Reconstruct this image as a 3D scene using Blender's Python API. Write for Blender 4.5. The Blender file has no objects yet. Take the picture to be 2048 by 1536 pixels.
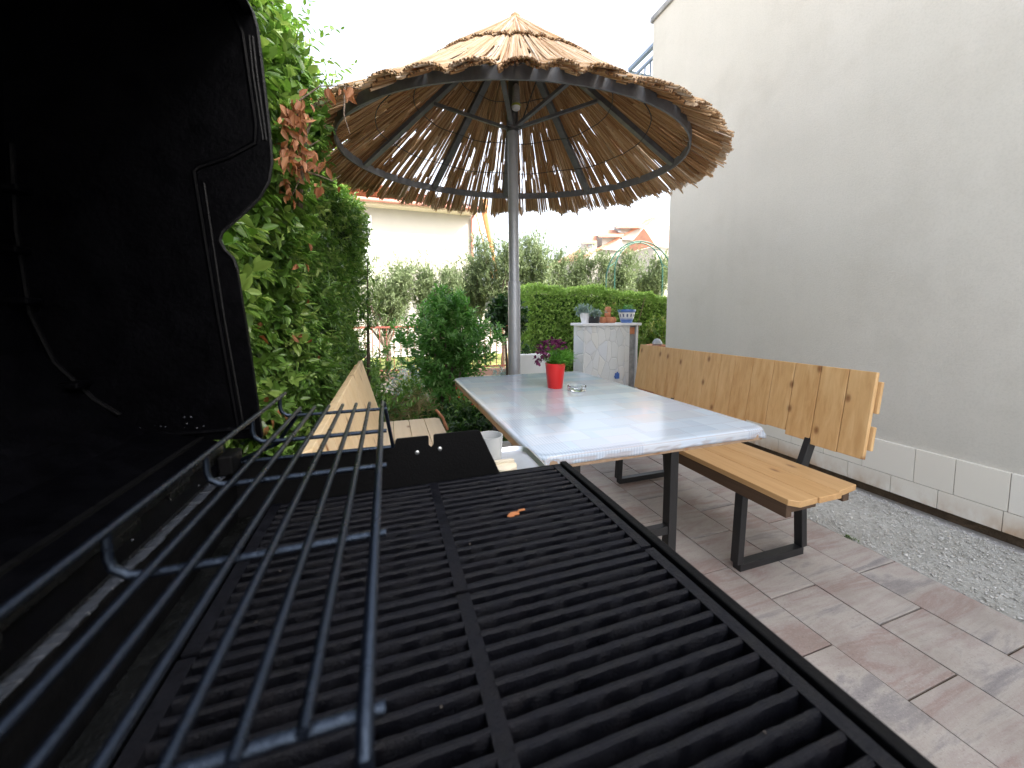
import bpy, math, random
import numpy as np
from mathutils import Vector, Matrix
R = math.radians
random.seed(7); rng = np.random.default_rng(11)
SC = bpy.context.scene
COL = SC.collection

# ------------------------------------------------------------------ camera
CAMZ = 1.2; FPX = 745.0
cam_d = bpy.data.cameras.new('camera'); cam = bpy.data.objects.new('camera', cam_d); COL.objects.link(cam)
cam.location = (0, 0, CAMZ)
PITCH, YAW = R(4.2222), R(18.434)
cam.rotation_euler = (R(90) - PITCH, 0, -YAW)
cam_d.sensor_fit = 'HORIZONTAL'; cam_d.sensor_width = 36; cam_d.lens = 36 * FPX / 2048
cam_d.shift_y = -85 / 2048
cam_d.clip_start = .01; cam_d.clip_end = 600
cam_d.dof.use_dof = True; cam_d.dof.focus_distance = 1.5; cam_d.dof.aperture_fstop = 6.5
SC.camera = cam
SC.view_settings.view_transform = 'Standard'; SC.view_settings.look = 'None'
SC.view_settings.exposure = 2.35; SC.view_settings.gamma = 1
SC.view_settings.use_curve_mapping = False

# ------------------------------------------------------------------ world and sun
SUN_EL = R(38); SUN_AZ = R(130)            # azimuth clockwise from +Y
w = bpy.data.worlds.new('World'); SC.world = w; w.use_nodes = True
nt = w.node_tree; nt.nodes.clear()
out = nt.nodes.new('ShaderNodeOutputWorld'); bg = nt.nodes.new('ShaderNodeBackground')
sky = nt.nodes.new('ShaderNodeTexSky'); sky.sky_type = 'NISHITA'; sky.sun_disc = False
sky.sun_elevation = SUN_EL; sky.sun_rotation = SUN_AZ
sky.air_density = 1.0; sky.dust_density = 5.0; sky.ozone_density = .6
hs = nt.nodes.new('ShaderNodeHueSaturation'); hs.inputs['Saturation'].default_value = .42
nt.links.new(sky.outputs[0], hs.inputs['Color']); nt.links.new(hs.outputs[0], bg.inputs[0])
bg.inputs[1].default_value = .15
nt.links.new(bg.outputs[0], out.inputs[0])
sd = bpy.data.lights.new('sun', 'SUN'); sd.energy = 2.0; sd.angle = R(.5); sd.color = (1, .93, .82)
so = bpy.data.objects.new('sun', sd); COL.objects.link(so)
sv = Vector((math.sin(SUN_AZ) * math.cos(SUN_EL), math.cos(SUN_AZ) * math.cos(SUN_EL), math.sin(SUN_EL)))
so.rotation_euler = sv.to_track_quat('Z', 'Y').to_euler()

# ------------------------------------------------------------------ layout helper: where a sight line meets a vertical plane
_F = Vector((math.sin(YAW) * math.cos(PITCH), math.cos(YAW) * math.cos(PITCH), -math.sin(PITCH)))
_R = Vector((math.cos(YAW), -math.sin(YAW), 0)); _U = _R.cross(_F)
def ray(x, y): return _F + _R * ((x - 1024) / FPX) - _U * ((y - 683) / FPX)
def at(x, y, Y):
    d = ray(x, y); return Vector((0, 0, CAMZ)) + d * (Y / d.y)

# ------------------------------------------------------------------ materials
def new_mat(name):
    m = bpy.data.materials.new(name); m.use_nodes = True
    t = m.node_tree; b = t.nodes['Principled BSDF']
    return m, t, b
def N(t, typ, **kw):
    n = t.nodes.new(typ)
    for k, v in kw.items():
        if k in n.inputs: n.inputs[k].default_value = v
        else: setattr(n, k, v)
    return n
def L(t, a, b): t.links.new(a, b)
def rgba(c): return (c[0], c[1], c[2], 1)
def ramp(t, fac, stops, interp='LINEAR'):
    r = t.nodes.new('ShaderNodeValToRGB'); r.color_ramp.interpolation = interp
    e = r.color_ramp.elements
    e[0].position, e[0].color = stops[0][0], rgba(stops[0][1])
    e[1].position, e[1].color = stops[-1][0], rgba(stops[-1][1])
    for p, c in stops[1:-1]:
        n = e.new(p); n.color = rgba(c)
    L(t, fac, r.inputs[0]); return r.outputs[0]
def coords(t, scale=(1, 1, 1), obj=True):
    c = t.nodes.new('ShaderNodeTexCoord'); m = t.nodes.new('ShaderNodeMapping')
    m.inputs['Scale'].default_value = scale
    L(t, c.outputs['Object' if obj else 'Generated'], m.inputs[0]); return m.outputs[0]
def noise(t, vec, scale, detail=6, rough=.6, dist=0):
    n = N(t, 'ShaderNodeTexNoise', Scale=scale, Detail=detail, Roughness=rough, Distortion=dist)
    L(t, vec, n.inputs['Vector']); return n.outputs['Fac']
def bump(t, b, h, strength=.3, dist=.01, prev=None):
    n = N(t, 'ShaderNodeBump', Strength=strength, Distance=dist)
    L(t, h, n.inputs['Height'])
    if prev is not None: L(t, prev, n.inputs['Normal'])
    L(t, n.outputs[0], b.inputs['Normal']); return n.outputs[0]
def mix(t, fac, a, b, typ='MIX'):
    m = t.nodes.new('ShaderNodeMix'); m.data_type = 'RGBA'; m.blend_type = typ
    if isinstance(fac, (int, float)): m.inputs[0].default_value = fac
    else: L(t, fac, m.inputs[0])
    for i, v in ((6, a), (7, b)):
        if isinstance(v, tuple): m.inputs[i].default_value = rgba(v)
        else: L(t, v, m.inputs[i])
    return m.outputs[2]
def attr(t, name):
    a = t.nodes.new('ShaderNodeAttribute'); a.attribute_name = name; return a.outputs['Fac']
def mathn(t, op, a, b=0.0, c=None):
    m = t.nodes.new('ShaderNodeMath'); m.operation = op
    for i, v in enumerate((a, b, c)):
        if v is None: continue
        if isinstance(v, (int, float)): m.inputs[i].default_value = v
        else: L(t, v, m.inputs[i])
    return m.outputs[0]

def plain(name, col, rough=.6, var=.15, scale=8, bmp=.15, bscale=60, metal=0, spec=.5, bdist=.004):
    m, t, b = new_mat(name); v = coords(t)
    lo = tuple(c * (1 - var) for c in col); hi = tuple(min(1, c * (1 + var)) for c in col)
    L(t, ramp(t, noise(t, v, scale), [(.3, lo), (.7, hi)]), b.inputs['Base Color'])
    b.inputs['Roughness'].default_value = rough; b.inputs['Metallic'].default_value = metal
    b.inputs['Specular IOR Level'].default_value = spec
    if bmp: bump(t, b, noise(t, v, bscale, 4), bmp, bdist)
    return m

def leaf_mat(name, c1, c2, c3=None, rough=.4, trans=.35):
    m, t, b = new_mat(name); a = attr(t, 'tone')
    st = [(0, c1), (.6, c2), (1, c3 or c2)]
    c = ramp(t, a, st)
    v = coords(t); c = mix(t, mathn(t, 'MULTIPLY', noise(t, v, 2.2, 3), .5), c, c1)
    L(t, c, b.inputs['Base Color']); b.inputs['Roughness'].default_value = rough
    b.inputs['Specular IOR Level'].default_value = .45
    tr = t.nodes.new('ShaderNodeBsdfTranslucent')
    hue = N(t, 'ShaderNodeHueSaturation', Saturation=1.1, Value=1.5); L(t, c, hue.inputs['Color']); L(t, hue.outputs[0], tr.inputs[0])
    ms = t.nodes.new('ShaderNodeMixShader'); ms.inputs[0].default_value = trans
    L(t, b.outputs[0], ms.inputs[1]); L(t, tr.outputs[0], ms.inputs[2])
    L(t, ms.outputs[0], t.nodes['Material Output'].inputs[0]); return m

M = {}
# black enamel / greasy lid
def black_mat(name, base, r0, r1, bst, bsc, rust=0):
    m, t, b = new_mat(name); v = coords(t)
    n1 = noise(t, v, 35, 8, .7); n2 = noise(t, v, bsc, 6, .65)
    c = ramp(t, n1, [(.3, tuple(x * .6 for x in base)), (.75, tuple(x * 1.6 for x in base))])
    if rust:
        f = ramp(t, noise(t, v, 22, 6, .7), [(.52, (0, 0, 0)), (.72, (rust,) * 3)])
        c = mix(t, f, c, (.07, .04, .028))
    L(t, c, b.inputs['Base Color'])
    rr = N(t, 'ShaderNodeMapRange'); L(t, n1, rr.inputs[0]); rr.inputs[1].default_value = .3; rr.inputs[2].default_value = .7
    rr.inputs[3].default_value = r0; rr.inputs[4].default_value = r1; L(t, rr.outputs[0], b.inputs['Roughness'])
    bump(t, b, n2, bst, .0016); return m
M['lid'] = black_mat('black_enamel', (.0006, .0006, .0011), .32, .6, .5, 130)
M['lid'].node_tree.nodes['Principled BSDF'].inputs['Specular IOR Level'].default_value = .05
M['iron'] = black_mat('cast_iron', (.0024, .0028, .0056), .22, .8, 1.0, 420, .04)
M['iron'].node_tree.nodes['Principled BSDF'].inputs['Specular IOR Level'].default_value = .22
M['rod'] = black_mat('rack_wire', (.002, .003, .006), .22, .40, .4, 300)
M['rod'].node_tree.nodes['Principled BSDF'].inputs['Specular IOR Level'].default_value = .65
M['rod'].node_tree.nodes['Principled BSDF'].inputs['Specular Tint'].default_value = (.55, .72, 1, 1)
M['plate'] = black_mat('sooty_steel', (.0008, .0008, .0012), .5, .75, .5, 260)
M['plate'].node_tree.nodes['Principled BSDF'].inputs['Specular IOR Level'].default_value = .15
M['lidrib'] = black_mat('greasy_lid_rim', (.0016, .0016, .002), .25, .5, 1.0, 220)
M['lidrib'].node_tree.nodes['Principled BSDF'].inputs['Specular IOR Level'].default_value = .2
M['grease'] = black_mat('greasy_steel', (.0035, .0038, .0036), .12, .4, 1.0, 130)
M['wet'] = black_mat('wet_grease', (.03, .035, .045), .05, .3, 1.0, 240)  # base colour lightened to stand in for the highlight on the greasy ledge
M['wet'].node_tree.nodes['Principled BSDF'].inputs['Specular IOR Level'].default_value = 1
M['heat'] = black_mat('heat_plate_steel', (.014, .012, .011), .4, .8, 1.0, 90, 1)
M['debris'] = plain('burnt_crumbs', (.035, .028, .023), .8, .5, 90)
M['steel'] = plain('brushed_steel', (.62, .63, .64), .28, .08, 20, .05, 200, metal=.9)
M['legs'] = plain('black_powder_steel', (.014, .014, .015), .42, .2, 30, .1, 300)
M['frame'] = plain('dark_frame_steel', (.12, .125, .135), .5, .25, 18, .2, 120)
M['wire'] = plain('rusty_wire', (.05, .045, .04), .7)
M['pole'] = plain('aluminium_pole', (.36, .375, .40), .36, .05, 25, .04, 200, metal=.35)
M['darkpole'] = plain('dull_pole_top', (.10, .10, .10), .5, .2, 20, metal=.5)
# plaster wall
m, t, b = new_mat('rough_plaster'); v = coords(t)
c = ramp(t, noise(t, v, .7, 5, .55), [(.3, (.57, .545, .485)), (.7, (.65, .62, .56))])
v2 = coords(t, (1, 1, .12)); c = mix(t, mathn(t, 'MULTIPLY', noise(t, v2, 5, 5), .35), c, (.43, .41, .35))
c = mix(t, ramp(t, noise(t, coords(t), 1.7, 8, .7), [(.5, (0, 0, 0)), (.72, (.25, .25, .25))]), c, (.40, .37, .31))
c = mix(t, ramp(t, noise(t, coords(t), 90, 4, .8), [(.40, (.15, .15, .15)), (.52, (0, 0, 0))]), c, (.36, .345, .30)); L(t, c, b.inputs['Base Color'])
b.inputs['Roughness'].default_value = .9; b.inputs['Specular IOR Level'].default_value = .2
p = bump(t, b, noise(t, coords(t), 90, 6, .8), .6, .004); bump(t, b, noise(t, coords(t), 2.5, 2), .25, .02, p); M['plaster'] = m
# plinth stone
m, t, b = new_mat('plinth_stone'); v = coords(t); a = attr(t, 'tone')
c = ramp(t, a, [(0, (.70, .66, .57)), (.5, (.78, .74, .66)), (1, (.74, .71, .64))])
c = mix(t, mathn(t, 'MULTIPLY', noise(t, v, 9, 8), .5), c, (.72, .68, .6))
sx = t.nodes.new('ShaderNodeSeparateXYZ'); L(t, v, sx.inputs[0])
low = N(t, 'ShaderNodeMapRange'); L(t, sx.outputs[2], low.inputs[0]); low.inputs[1].default_value = .16; low.inputs[2].default_value = .03
st = mathn(t, 'MULTIPLY', low.outputs[0], ramp(t, noise(t, coords(t, (1, 1, .5)), 5, 6), [(.38, (0, 0, 0)), (.6, (1, 1, 1))]))
c = mix(t, mathn(t, 'MULTIPLY', st, .85), c, (.40, .22, .09)); L(t, c, b.inputs['Base Color'])
b.inputs['Roughness'].default_value = .6; bump(t, b, noise(t, v, 60, 6), .3, .003); M['plinth'] = m
M['joint'] = plain('dark_joint', (.16, .12, .09), .9)
M['soil'] = plain('damp_soil', (.10, .07, .045), .95, .4, 14, .8, 40, bdist=.02)
# pavers
m, t, b = new_mat('patio_pavers'); a = attr(t, 'tone')
c0 = t.nodes.new('ShaderNodeTexCoord'); mp = t.nodes.new('ShaderNodeMapping'); mp.inputs['Scale'].default_value = (.55, 3.2, 1); mp.inputs['Rotation'].default_value = (0, 0, .12)
L(t, c0.outputs['Object'], mp.inputs[0])
cb = t.nodes.new('ShaderNodeCombineXYZ'); L(t, mathn(t, 'MULTIPLY', a, 37), cb.inputs[0]); L(t, mathn(t, 'MULTIPLY', a, 91), cb.inputs[1])
va = t.nodes.new('ShaderNodeVectorMath'); va.operation = 'ADD'; L(t, mp.outputs[0], va.inputs[0]); L(t, cb.outputs[0], va.inputs[1])
n = noise(t, va.outputs[0], 2.2, 9, .68, .5)
c = ramp(t, n, [(.28, (.18, .17, .18)), (.39, (.30, .285, .285)), (.46, (.49, .455, .415)), (.54, (.41, .355, .33)), (.59, (.34, .245, .22)), (.64, (.42, .36, .33)), (.74, (.56, .525, .48))])
c = mix(t, mathn(t, 'MULTIPLY', noise(t, coords(t), 260, 4, .85), .35), c, (.40, .37, .355))
c = mix(t, ramp(t, noise(t, coords(t), 170, 5, .9), [(.54, (0, 0, 0)), (.68, (.8, .8, .8))]), c, (.58, .55, .52))
c = mix(t, ramp(t, noise(t, coords(t, (1.1, .9, 1)), 150, 5, .9), [(.32, (.7, .7, .7)), (.44, (0, 0, 0))]), c, (.10, .09, .095))
c = mix(t, ramp(t, noise(t, coords(t), 3.2, 5, .6), [(.45, (0, 0, 0)), (.75, (.4, .4, .4))]), c, (.20, .165, .13))
c = mix(t, 1.0, c, (.91, .875, .85), 'MULTIPLY')
L(t, c, b.inputs['Base Color']); b.inputs['Roughness'].default_value = .62
bump(t, b, noise(t, coords(t), 500, 4), .35, .0015); M['paver'] = m
# gravel strip
m, t, b = new_mat('gravel_concrete'); v = coords(t)
n1 = noise(t, v, 40, 10, .8); n2 = noise(t, v, 3, 4)
c = ramp(t, n1, [(.30, (.30, .285, .24)), (.42, (.52, .50, .46)), (.52, (.64, .62, .58)), (.7, (.80, .78, .75))])
c = mix(t, mathn(t, 'MULTIPLY', n2, .4), c, (.30, .29, .22)); L(t, c, b.inputs['Base Color']); b.inputs['Roughness'].default_value = .95
bump(t, b, n1, 1, .015); M['gravel'] = m
M['stone'] = leaf_mat('gravel_stones', (.42, .40, .36), (.62, .60, .56), (.80, .78, .75), .85, 0)
# wood
def wood(name, c1, c2, c3, axis, rough=.45):
    m, t, b = new_mat(name); a = attr(t, 'tone')
    sc = [22, 22, 22]; sc[axis] = 1.3
    c0 = t.nodes.new('ShaderNodeTexCoord'); mp = t.nodes.new('ShaderNodeMapping'); mp.inputs['Scale'].default_value = sc
    L(t, c0.outputs['Object'], mp.inputs[0])
    cb = t.nodes.new('ShaderNodeCombineXYZ'); 
    for i in range(3): L(t, mathn(t, 'MULTIPLY', a, 53 + 17 * i), cb.inputs[i])
    va = t.nodes.new('ShaderNodeVectorMath'); va.operation = 'ADD'; L(t, mp.outputs[0], va.inputs[0]); L(t, cb.outputs[0], va.inputs[1])
    n1 = noise(t, va.outputs[0], 1.7, 6, .6, .5)
    wv = N(t, 'ShaderNodeTexNoise', Scale=3.5, Detail=6, Roughness=.7); L(t, va.outputs[0], wv.inputs['Vector'])
    c = ramp(t, n1, [(.3, c1), (.5, c2), (.7, c3)])
    c = mix(t, mathn(t, 'MULTIPLY', wv.outputs['Fac'], .45), c, c1)
    c = mix(t, mathn(t, 'MULTIPLY', a, .3), c, c3)
    # knots
    sp = t.nodes.new('ShaderNodeSeparateXYZ'); L(t, c0.outputs['Object'], sp.inputs[0])
    cb2 = t.nodes.new('ShaderNodeCombineXYZ')
    if axis == 2: L(t, mathn(t, 'MULTIPLY', sp.outputs[1], 8.5), cb2.inputs[0]); L(t, mathn(t, 'MULTIPLY', sp.outputs[2], 5.0), cb2.inputs[1])
    else: L(t, mathn(t, 'MULTIPLY', sp.outputs[0], 8.5), cb2.inputs[0]); L(t, mathn(t, 'MULTIPLY', sp.outputs[1], 4.0), cb2.inputs[1])
    vo = N(t, 'ShaderNodeTexVoronoi', Scale=1.0); vo.voronoi_dimensions = '2D'; L(t, cb2.outputs[0], vo.inputs['Vector'])
    vs_ = t.nodes.new('ShaderNodeSeparateColor'); L(t, vo.outputs['Color'], vs_.inputs[0])
    k = ramp(t, vo.outputs['Distance'], [(.03, (1, 1, 1)), (.07, (.7, .7, .7)), (.12, (.12, .12, .12)), (.2, (0, 0, 0))])
    k = mathn(t, 'MULTIPLY', k, mathn(t, 'GREATER_THAN', vs_.outputs[0], .58))
    c = mix(t, k, c, (.26, .12, .045)); L(t, c, b.inputs['Base Color'])
    b.inputs['Roughness'].default_value = rough; bump(t, b, wv.outputs['Fac'], .2, .002); return m
M['wood_back'] = wood('varnished_pine_upright', (.50, .27, .10), (.64, .39, .17), (.74, .50, .25), 2)
M['wood_seat'] = wood('varnished_pine_seat', (.46, .25, .10), (.56, .33, .14), (.63, .40, .19), 1)
M['wood_pale'] = wood('pale_pine', (.60, .43, .23), (.70, .52, .31), (.76, .60, .40), 2)
M['wood_pale_seat'] = wood('pale_pine_seat', (.60, .45, .28), (.68, .53, .35), (.74, .60, .43), 1)
M['wood_raw'] = wood('weathered_board_edge', (.22, .14, .08), (.32, .21, .13), (.40, .29, .2), 1, .8)
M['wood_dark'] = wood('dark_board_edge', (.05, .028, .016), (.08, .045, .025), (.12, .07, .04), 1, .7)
# vinyl table cloth with printed patchwork
m, t, b = new_mat('printed_vinyl'); v = coords(t)
br = N(t, 'ShaderNodeTexBrick', Scale=1.0); br.inputs['Color1'].default_value = (.0, .0, .0, 1); br.inputs['Color2'].default_value = (1, 1, 1, 1)
br.inputs['Mortar'].default_value = (.5, .5, .5, 1); br.inputs['Mortar Size'].default_value = .0012; br.inputs['Mortar Smooth'].default_value = .3
br.inputs['Brick Width'].default_value = .23; br.inputs['Row Height'].default_value = .105; br.offset = .37; br.squash = 1.6; br.squash_frequency = 3
mr = t.nodes.new('ShaderNodeMapping'); mr.inputs['Rotation'].default_value = (0, 0, 0); L(t, v, mr.inputs[0]); L(t, mr.outputs[0], br.inputs['Vector'])
c = ramp(t, br.outputs['Color'], [(0, (.36, .48, .60)), (.2, (.62, .69, .75)), (.4, (.58, .49, .51)), (.55, (.72, .77, .82)), (.75, (.44, .56, .68)), (.9, (.64, .60, .56))])
br2 = N(t, 'ShaderNodeTexBrick', Scale=1.0); br2.inputs['Color1'].default_value = (0, 0, 0, 1); br2.inputs['Color2'].default_value = (1, 1, 1, 1)
br2.inputs['Brick Width'].default_value = .16; br2.inputs['Row Height'].default_value = .14; br2.inputs['Mortar Size'].default_value = .001; br2.offset = .61
m2 = t.nodes.new('ShaderNodeMapping'); m2.inputs['Location'].default_value = (.13, .31, 0); L(t, v, m2.inputs[0]); L(t, m2.outputs[0], br2.inputs['Vector'])
c = mix(t, .45, c, ramp(t, br2.outputs['Color'], [(0, (.74, .80, .86)), (.3, (.50, .60, .70)), (.5, (.76, .74, .73)), (.7, (.66, .60, .60)), (1, (.58, .68, .78))]))
sel = ramp(t, br2.outputs['Color'], [(0, (0, 0, 0)), (.55, (0, 0, 0)), (.56, (1, 1, 1)), (1, (1, 1, 1))], 'CONSTANT')
wv = N(t, 'ShaderNodeTexWave', Scale=28, Distortion=.6, Detail=2); wv.bands_direction = 'X'; L(t, v, wv.inputs['Vector'])
ln = ramp(t, wv.outputs['Color'], [(.72, (0, 0, 0)), (.9, (1, 1, 1))])
c = mix(t, mathn(t, 'MULTIPLY', mathn(t, 'MULTIPLY', sel, ln), .6), c, (.30, .36, .45))
c = mix(t, mathn(t, 'MULTIPLY', noise(t, coords(t, (1, 6, 1)), 9, 7, .7), .45), c, (.56, .64, .74))
c = mix(t, 1.0, c, (.80, .84, .88), 'MULTIPLY')
c = mix(t, ramp(t, br.outputs['Fac'], [(0, (0, 0, 0)), (1, (.8, .8, .8))]), c, (.40, .38, .40))
L(t, c, b.inputs['Base Color']); b.inputs['Roughness'].default_value = .2; b.inputs['Coat Weight'].default_value = .22; b.inputs['Coat Roughness'].default_value = .07
bump(t, b, noise(t, v, 9, 2), .06, .004); M['vinyl'] = m
# reeds
m, t, b = new_mat('dry_reed'); a = attr(t, 'tone')
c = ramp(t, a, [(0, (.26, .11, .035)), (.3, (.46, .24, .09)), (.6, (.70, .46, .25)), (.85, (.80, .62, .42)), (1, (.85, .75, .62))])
c = mix(t, mathn(t, 'MULTIPLY', noise(t, coords(t), 25, 5, .7), .5), c, (.30, .17, .08))
c = mix(t, ramp(t, noise(t, coords(t), 60, 3), [(.62, (0, 0, 0)), (.70, (.7, .7, .7))]), c, (.16, .09, .05))
L(t, c, b.inputs['Base Color']); b.inputs['Roughness'].default_value = .6
tr = t.nodes.new('ShaderNodeBsdfTranslucent'); tr.inputs[0].default_value = (.5, .2, .06, 1); ms = t.nodes.new('ShaderNodeMixShader'); ms.inputs[0].default_value = .12
L(t, b.outputs[0], ms.inputs[1]); L(t, tr.outputs[0], ms.inputs[2]); L(t, ms.outputs[0], t.nodes['Material Output'].inputs[0]); M['reed'] = m
M['reed_end'] = plain('reed_cut_ends', (.16, .09, .045), .9)
# foliage
M['leaf'] = leaf_mat('hedge_leaves', (.05, .11, .016), (.125, .225, .045), (.28, .39, .10), .3, .35)
M['leaf_fine'] = leaf_mat('fine_leaves', (.055, .13, .022), (.17, .31, .065), (.38, .50, .15), .3, .3)
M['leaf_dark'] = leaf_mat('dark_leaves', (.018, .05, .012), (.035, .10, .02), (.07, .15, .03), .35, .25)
M['leaf_bush'] = leaf_mat('glossy_bush_leaves', (.07, .19, .04), (.19, .41, .10), (.42, .60, .26), .24, .3)
M['leaf_box'] = leaf_mat('clipped_hedge_leaves', (.19, .32, .06), (.32, .47, .12), (.46, .58, .19), .5, .35)
M['leaf_olive'] = leaf_mat('olive_leaves', (.12, .16, .075), (.20, .26, .125), (.31, .36, .21), .5, .3)
M['leaf_brown'] = leaf_mat('dead_brown_leaves', (.20, .075, .03), (.36, .15, .07), (.46, .23, .12), .6, .35)
M['leaf_grey'] = leaf_mat('silver_leaves', (.20, .28, .24), (.33, .42, .38), (.45, .52, .48), .6, .2)
M['leaf_varieg'] = leaf_mat('variegated_leaves', (.05, .14, .02), (.20, .30, .05), (.55, .52, .18), .45, .3)
M['leaf_purple'] = leaf_mat('purple_petals', (.08, .01, .05), (.16, .02, .09), (.25, .04, .14), .5, .2)
M['leaf_red'] = leaf_mat('red_petals', (.5, .03, .02), (.7, .08, .03), (.7, .2, .05), .5, .2)
M['leaf_dry'] = leaf_mat('dry_grass', (.18, .14, .06), (.30, .24, .12), (.42, .36, .2), .7, .3)
M['bark'] = plain('bark', (.16, .12, .09), .9, .35, 25, .8, 50, bdist=.01)
M['bark_dark'] = plain('dark_bark', (.07, .05, .035), .9, .35, 25, .8, 50, bdist=.01)
M['terracotta'] = plain('terracotta', (.50, .20, .10), .75, .2, 20)
M['tile'] = plain('roof_tiles', (.48, .26, .17), .8, .25, 5, .4, 30)
M['tile_far'] = plain('far_roof_tiles', (.46, .22, .14), .85, .2, 3, .3, 10)
M['white'] = plain('white_render', (.37, .35, .315), .85, .03, 2, .15, 50)
M['white_cool'] = plain('white_paint', (.78, .78, .80), .7, .04, 6)
M['copper'] = plain('pink_brown_gutter', (.50, .22, .17), .5, .1, 12)
M['fence'] = plain('red_brown_fence_paint', (.36, .11, .08), .55, .15, 12)
M['greenmetal'] = plain('green_coated_tube', (.03, .14, .10), .5, .15, 12)
M['rail'] = plain('blue_grey_rail', (.19, .25, .34), .45, .1, 12)
M['red'] = plain('red_glazed_pot', (.62, .018, .016), .3, .05, 8, .02)
M['orange'] = plain('orange_timber', (.62, .27, .10), .6, .1, 12)
M['glasswin'] = plain('window_glass', (.30, .36, .42), .15, .1, 3, 0)
M['shutter'] = plain('grey_shutter', (.42, .44, .46), .6)
M['grey_cup'] = plain('grey_ceramic', (.42, .43, .43), .35, .08, 12, .05)
M['cream'] = plain('cream_plastic', (.66, .58, .44), .5, .08, 12, .05)
M['black'] = plain('matt_black', (.02, .02, .022), .6)
M['grass'] = plain('dry_lawn', (.34, .38, .10), .9, .3, 3, .6, 20, bdist=.03)
M['earth'] = plain('pale_garden_ground', (.30, .25, .19), .95, .3, 2.5, .7, 25, bdist=.02)
M['street'] = plain('pale_street', (.52, .50, .48), .9, .1, 1, .3, 30)
M['band'] = plain('yellow_green_band', (.40, .45, .05), .5)
M['grey_stone'] = plain('grey_mortar', (.28, .28, .28), .9, .3, 14, .6, 40, bdist=.01)
M['blue'] = plain('blue_glaze', (.06, .14, .42), .3, .15, 10)
m, t, b = new_mat('clear_glass'); b.inputs['Transmission Weight'].default_value = 1; b.inputs['Roughness'].default_value = .03; b.inputs['IOR'].default_value = 1.45
b.inputs['Base Color'].default_value = (.93, .96, .97, 1); M['glass'] = m
# crazy-paving cladding
m, t, b = new_mat('white_stone_cladding'); v = coords(t, (1.9, 1, 1.0))
vo = N(t, 'ShaderNodeTexVoronoi', Scale=4.4); vo.feature = 'DISTANCE_TO_EDGE'; L(t, v, vo.inputs['Vector'])
vc = N(t, 'ShaderNodeTexVoronoi', Scale=4.4); L(t, v, vc.inputs['Vector'])
hv = t.nodes.new('ShaderNodeSeparateColor'); L(t, vc.outputs['Color'], hv.inputs[0])
c = ramp(t, hv.outputs[0], [(0, (.60, .61, .62)), (.5, (.70, .69, .67)), (1, (.64, .66, .70))])
c = mix(t, ramp(t, vo.outputs['Distance'], [(.008, (.35, .35, .35)), (.03, (0, 0, 0))]), c, (.45, .46, .48)); L(t, c, b.inputs['Base Color'])
b.inputs['Roughness'].default_value = .7; bump(t, b, ramp(t, vo.outputs['Distance'], [(.0, (0, 0, 0)), (.06, (1, 1, 1))]), .6, .01); M['cladding'] = m

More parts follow.
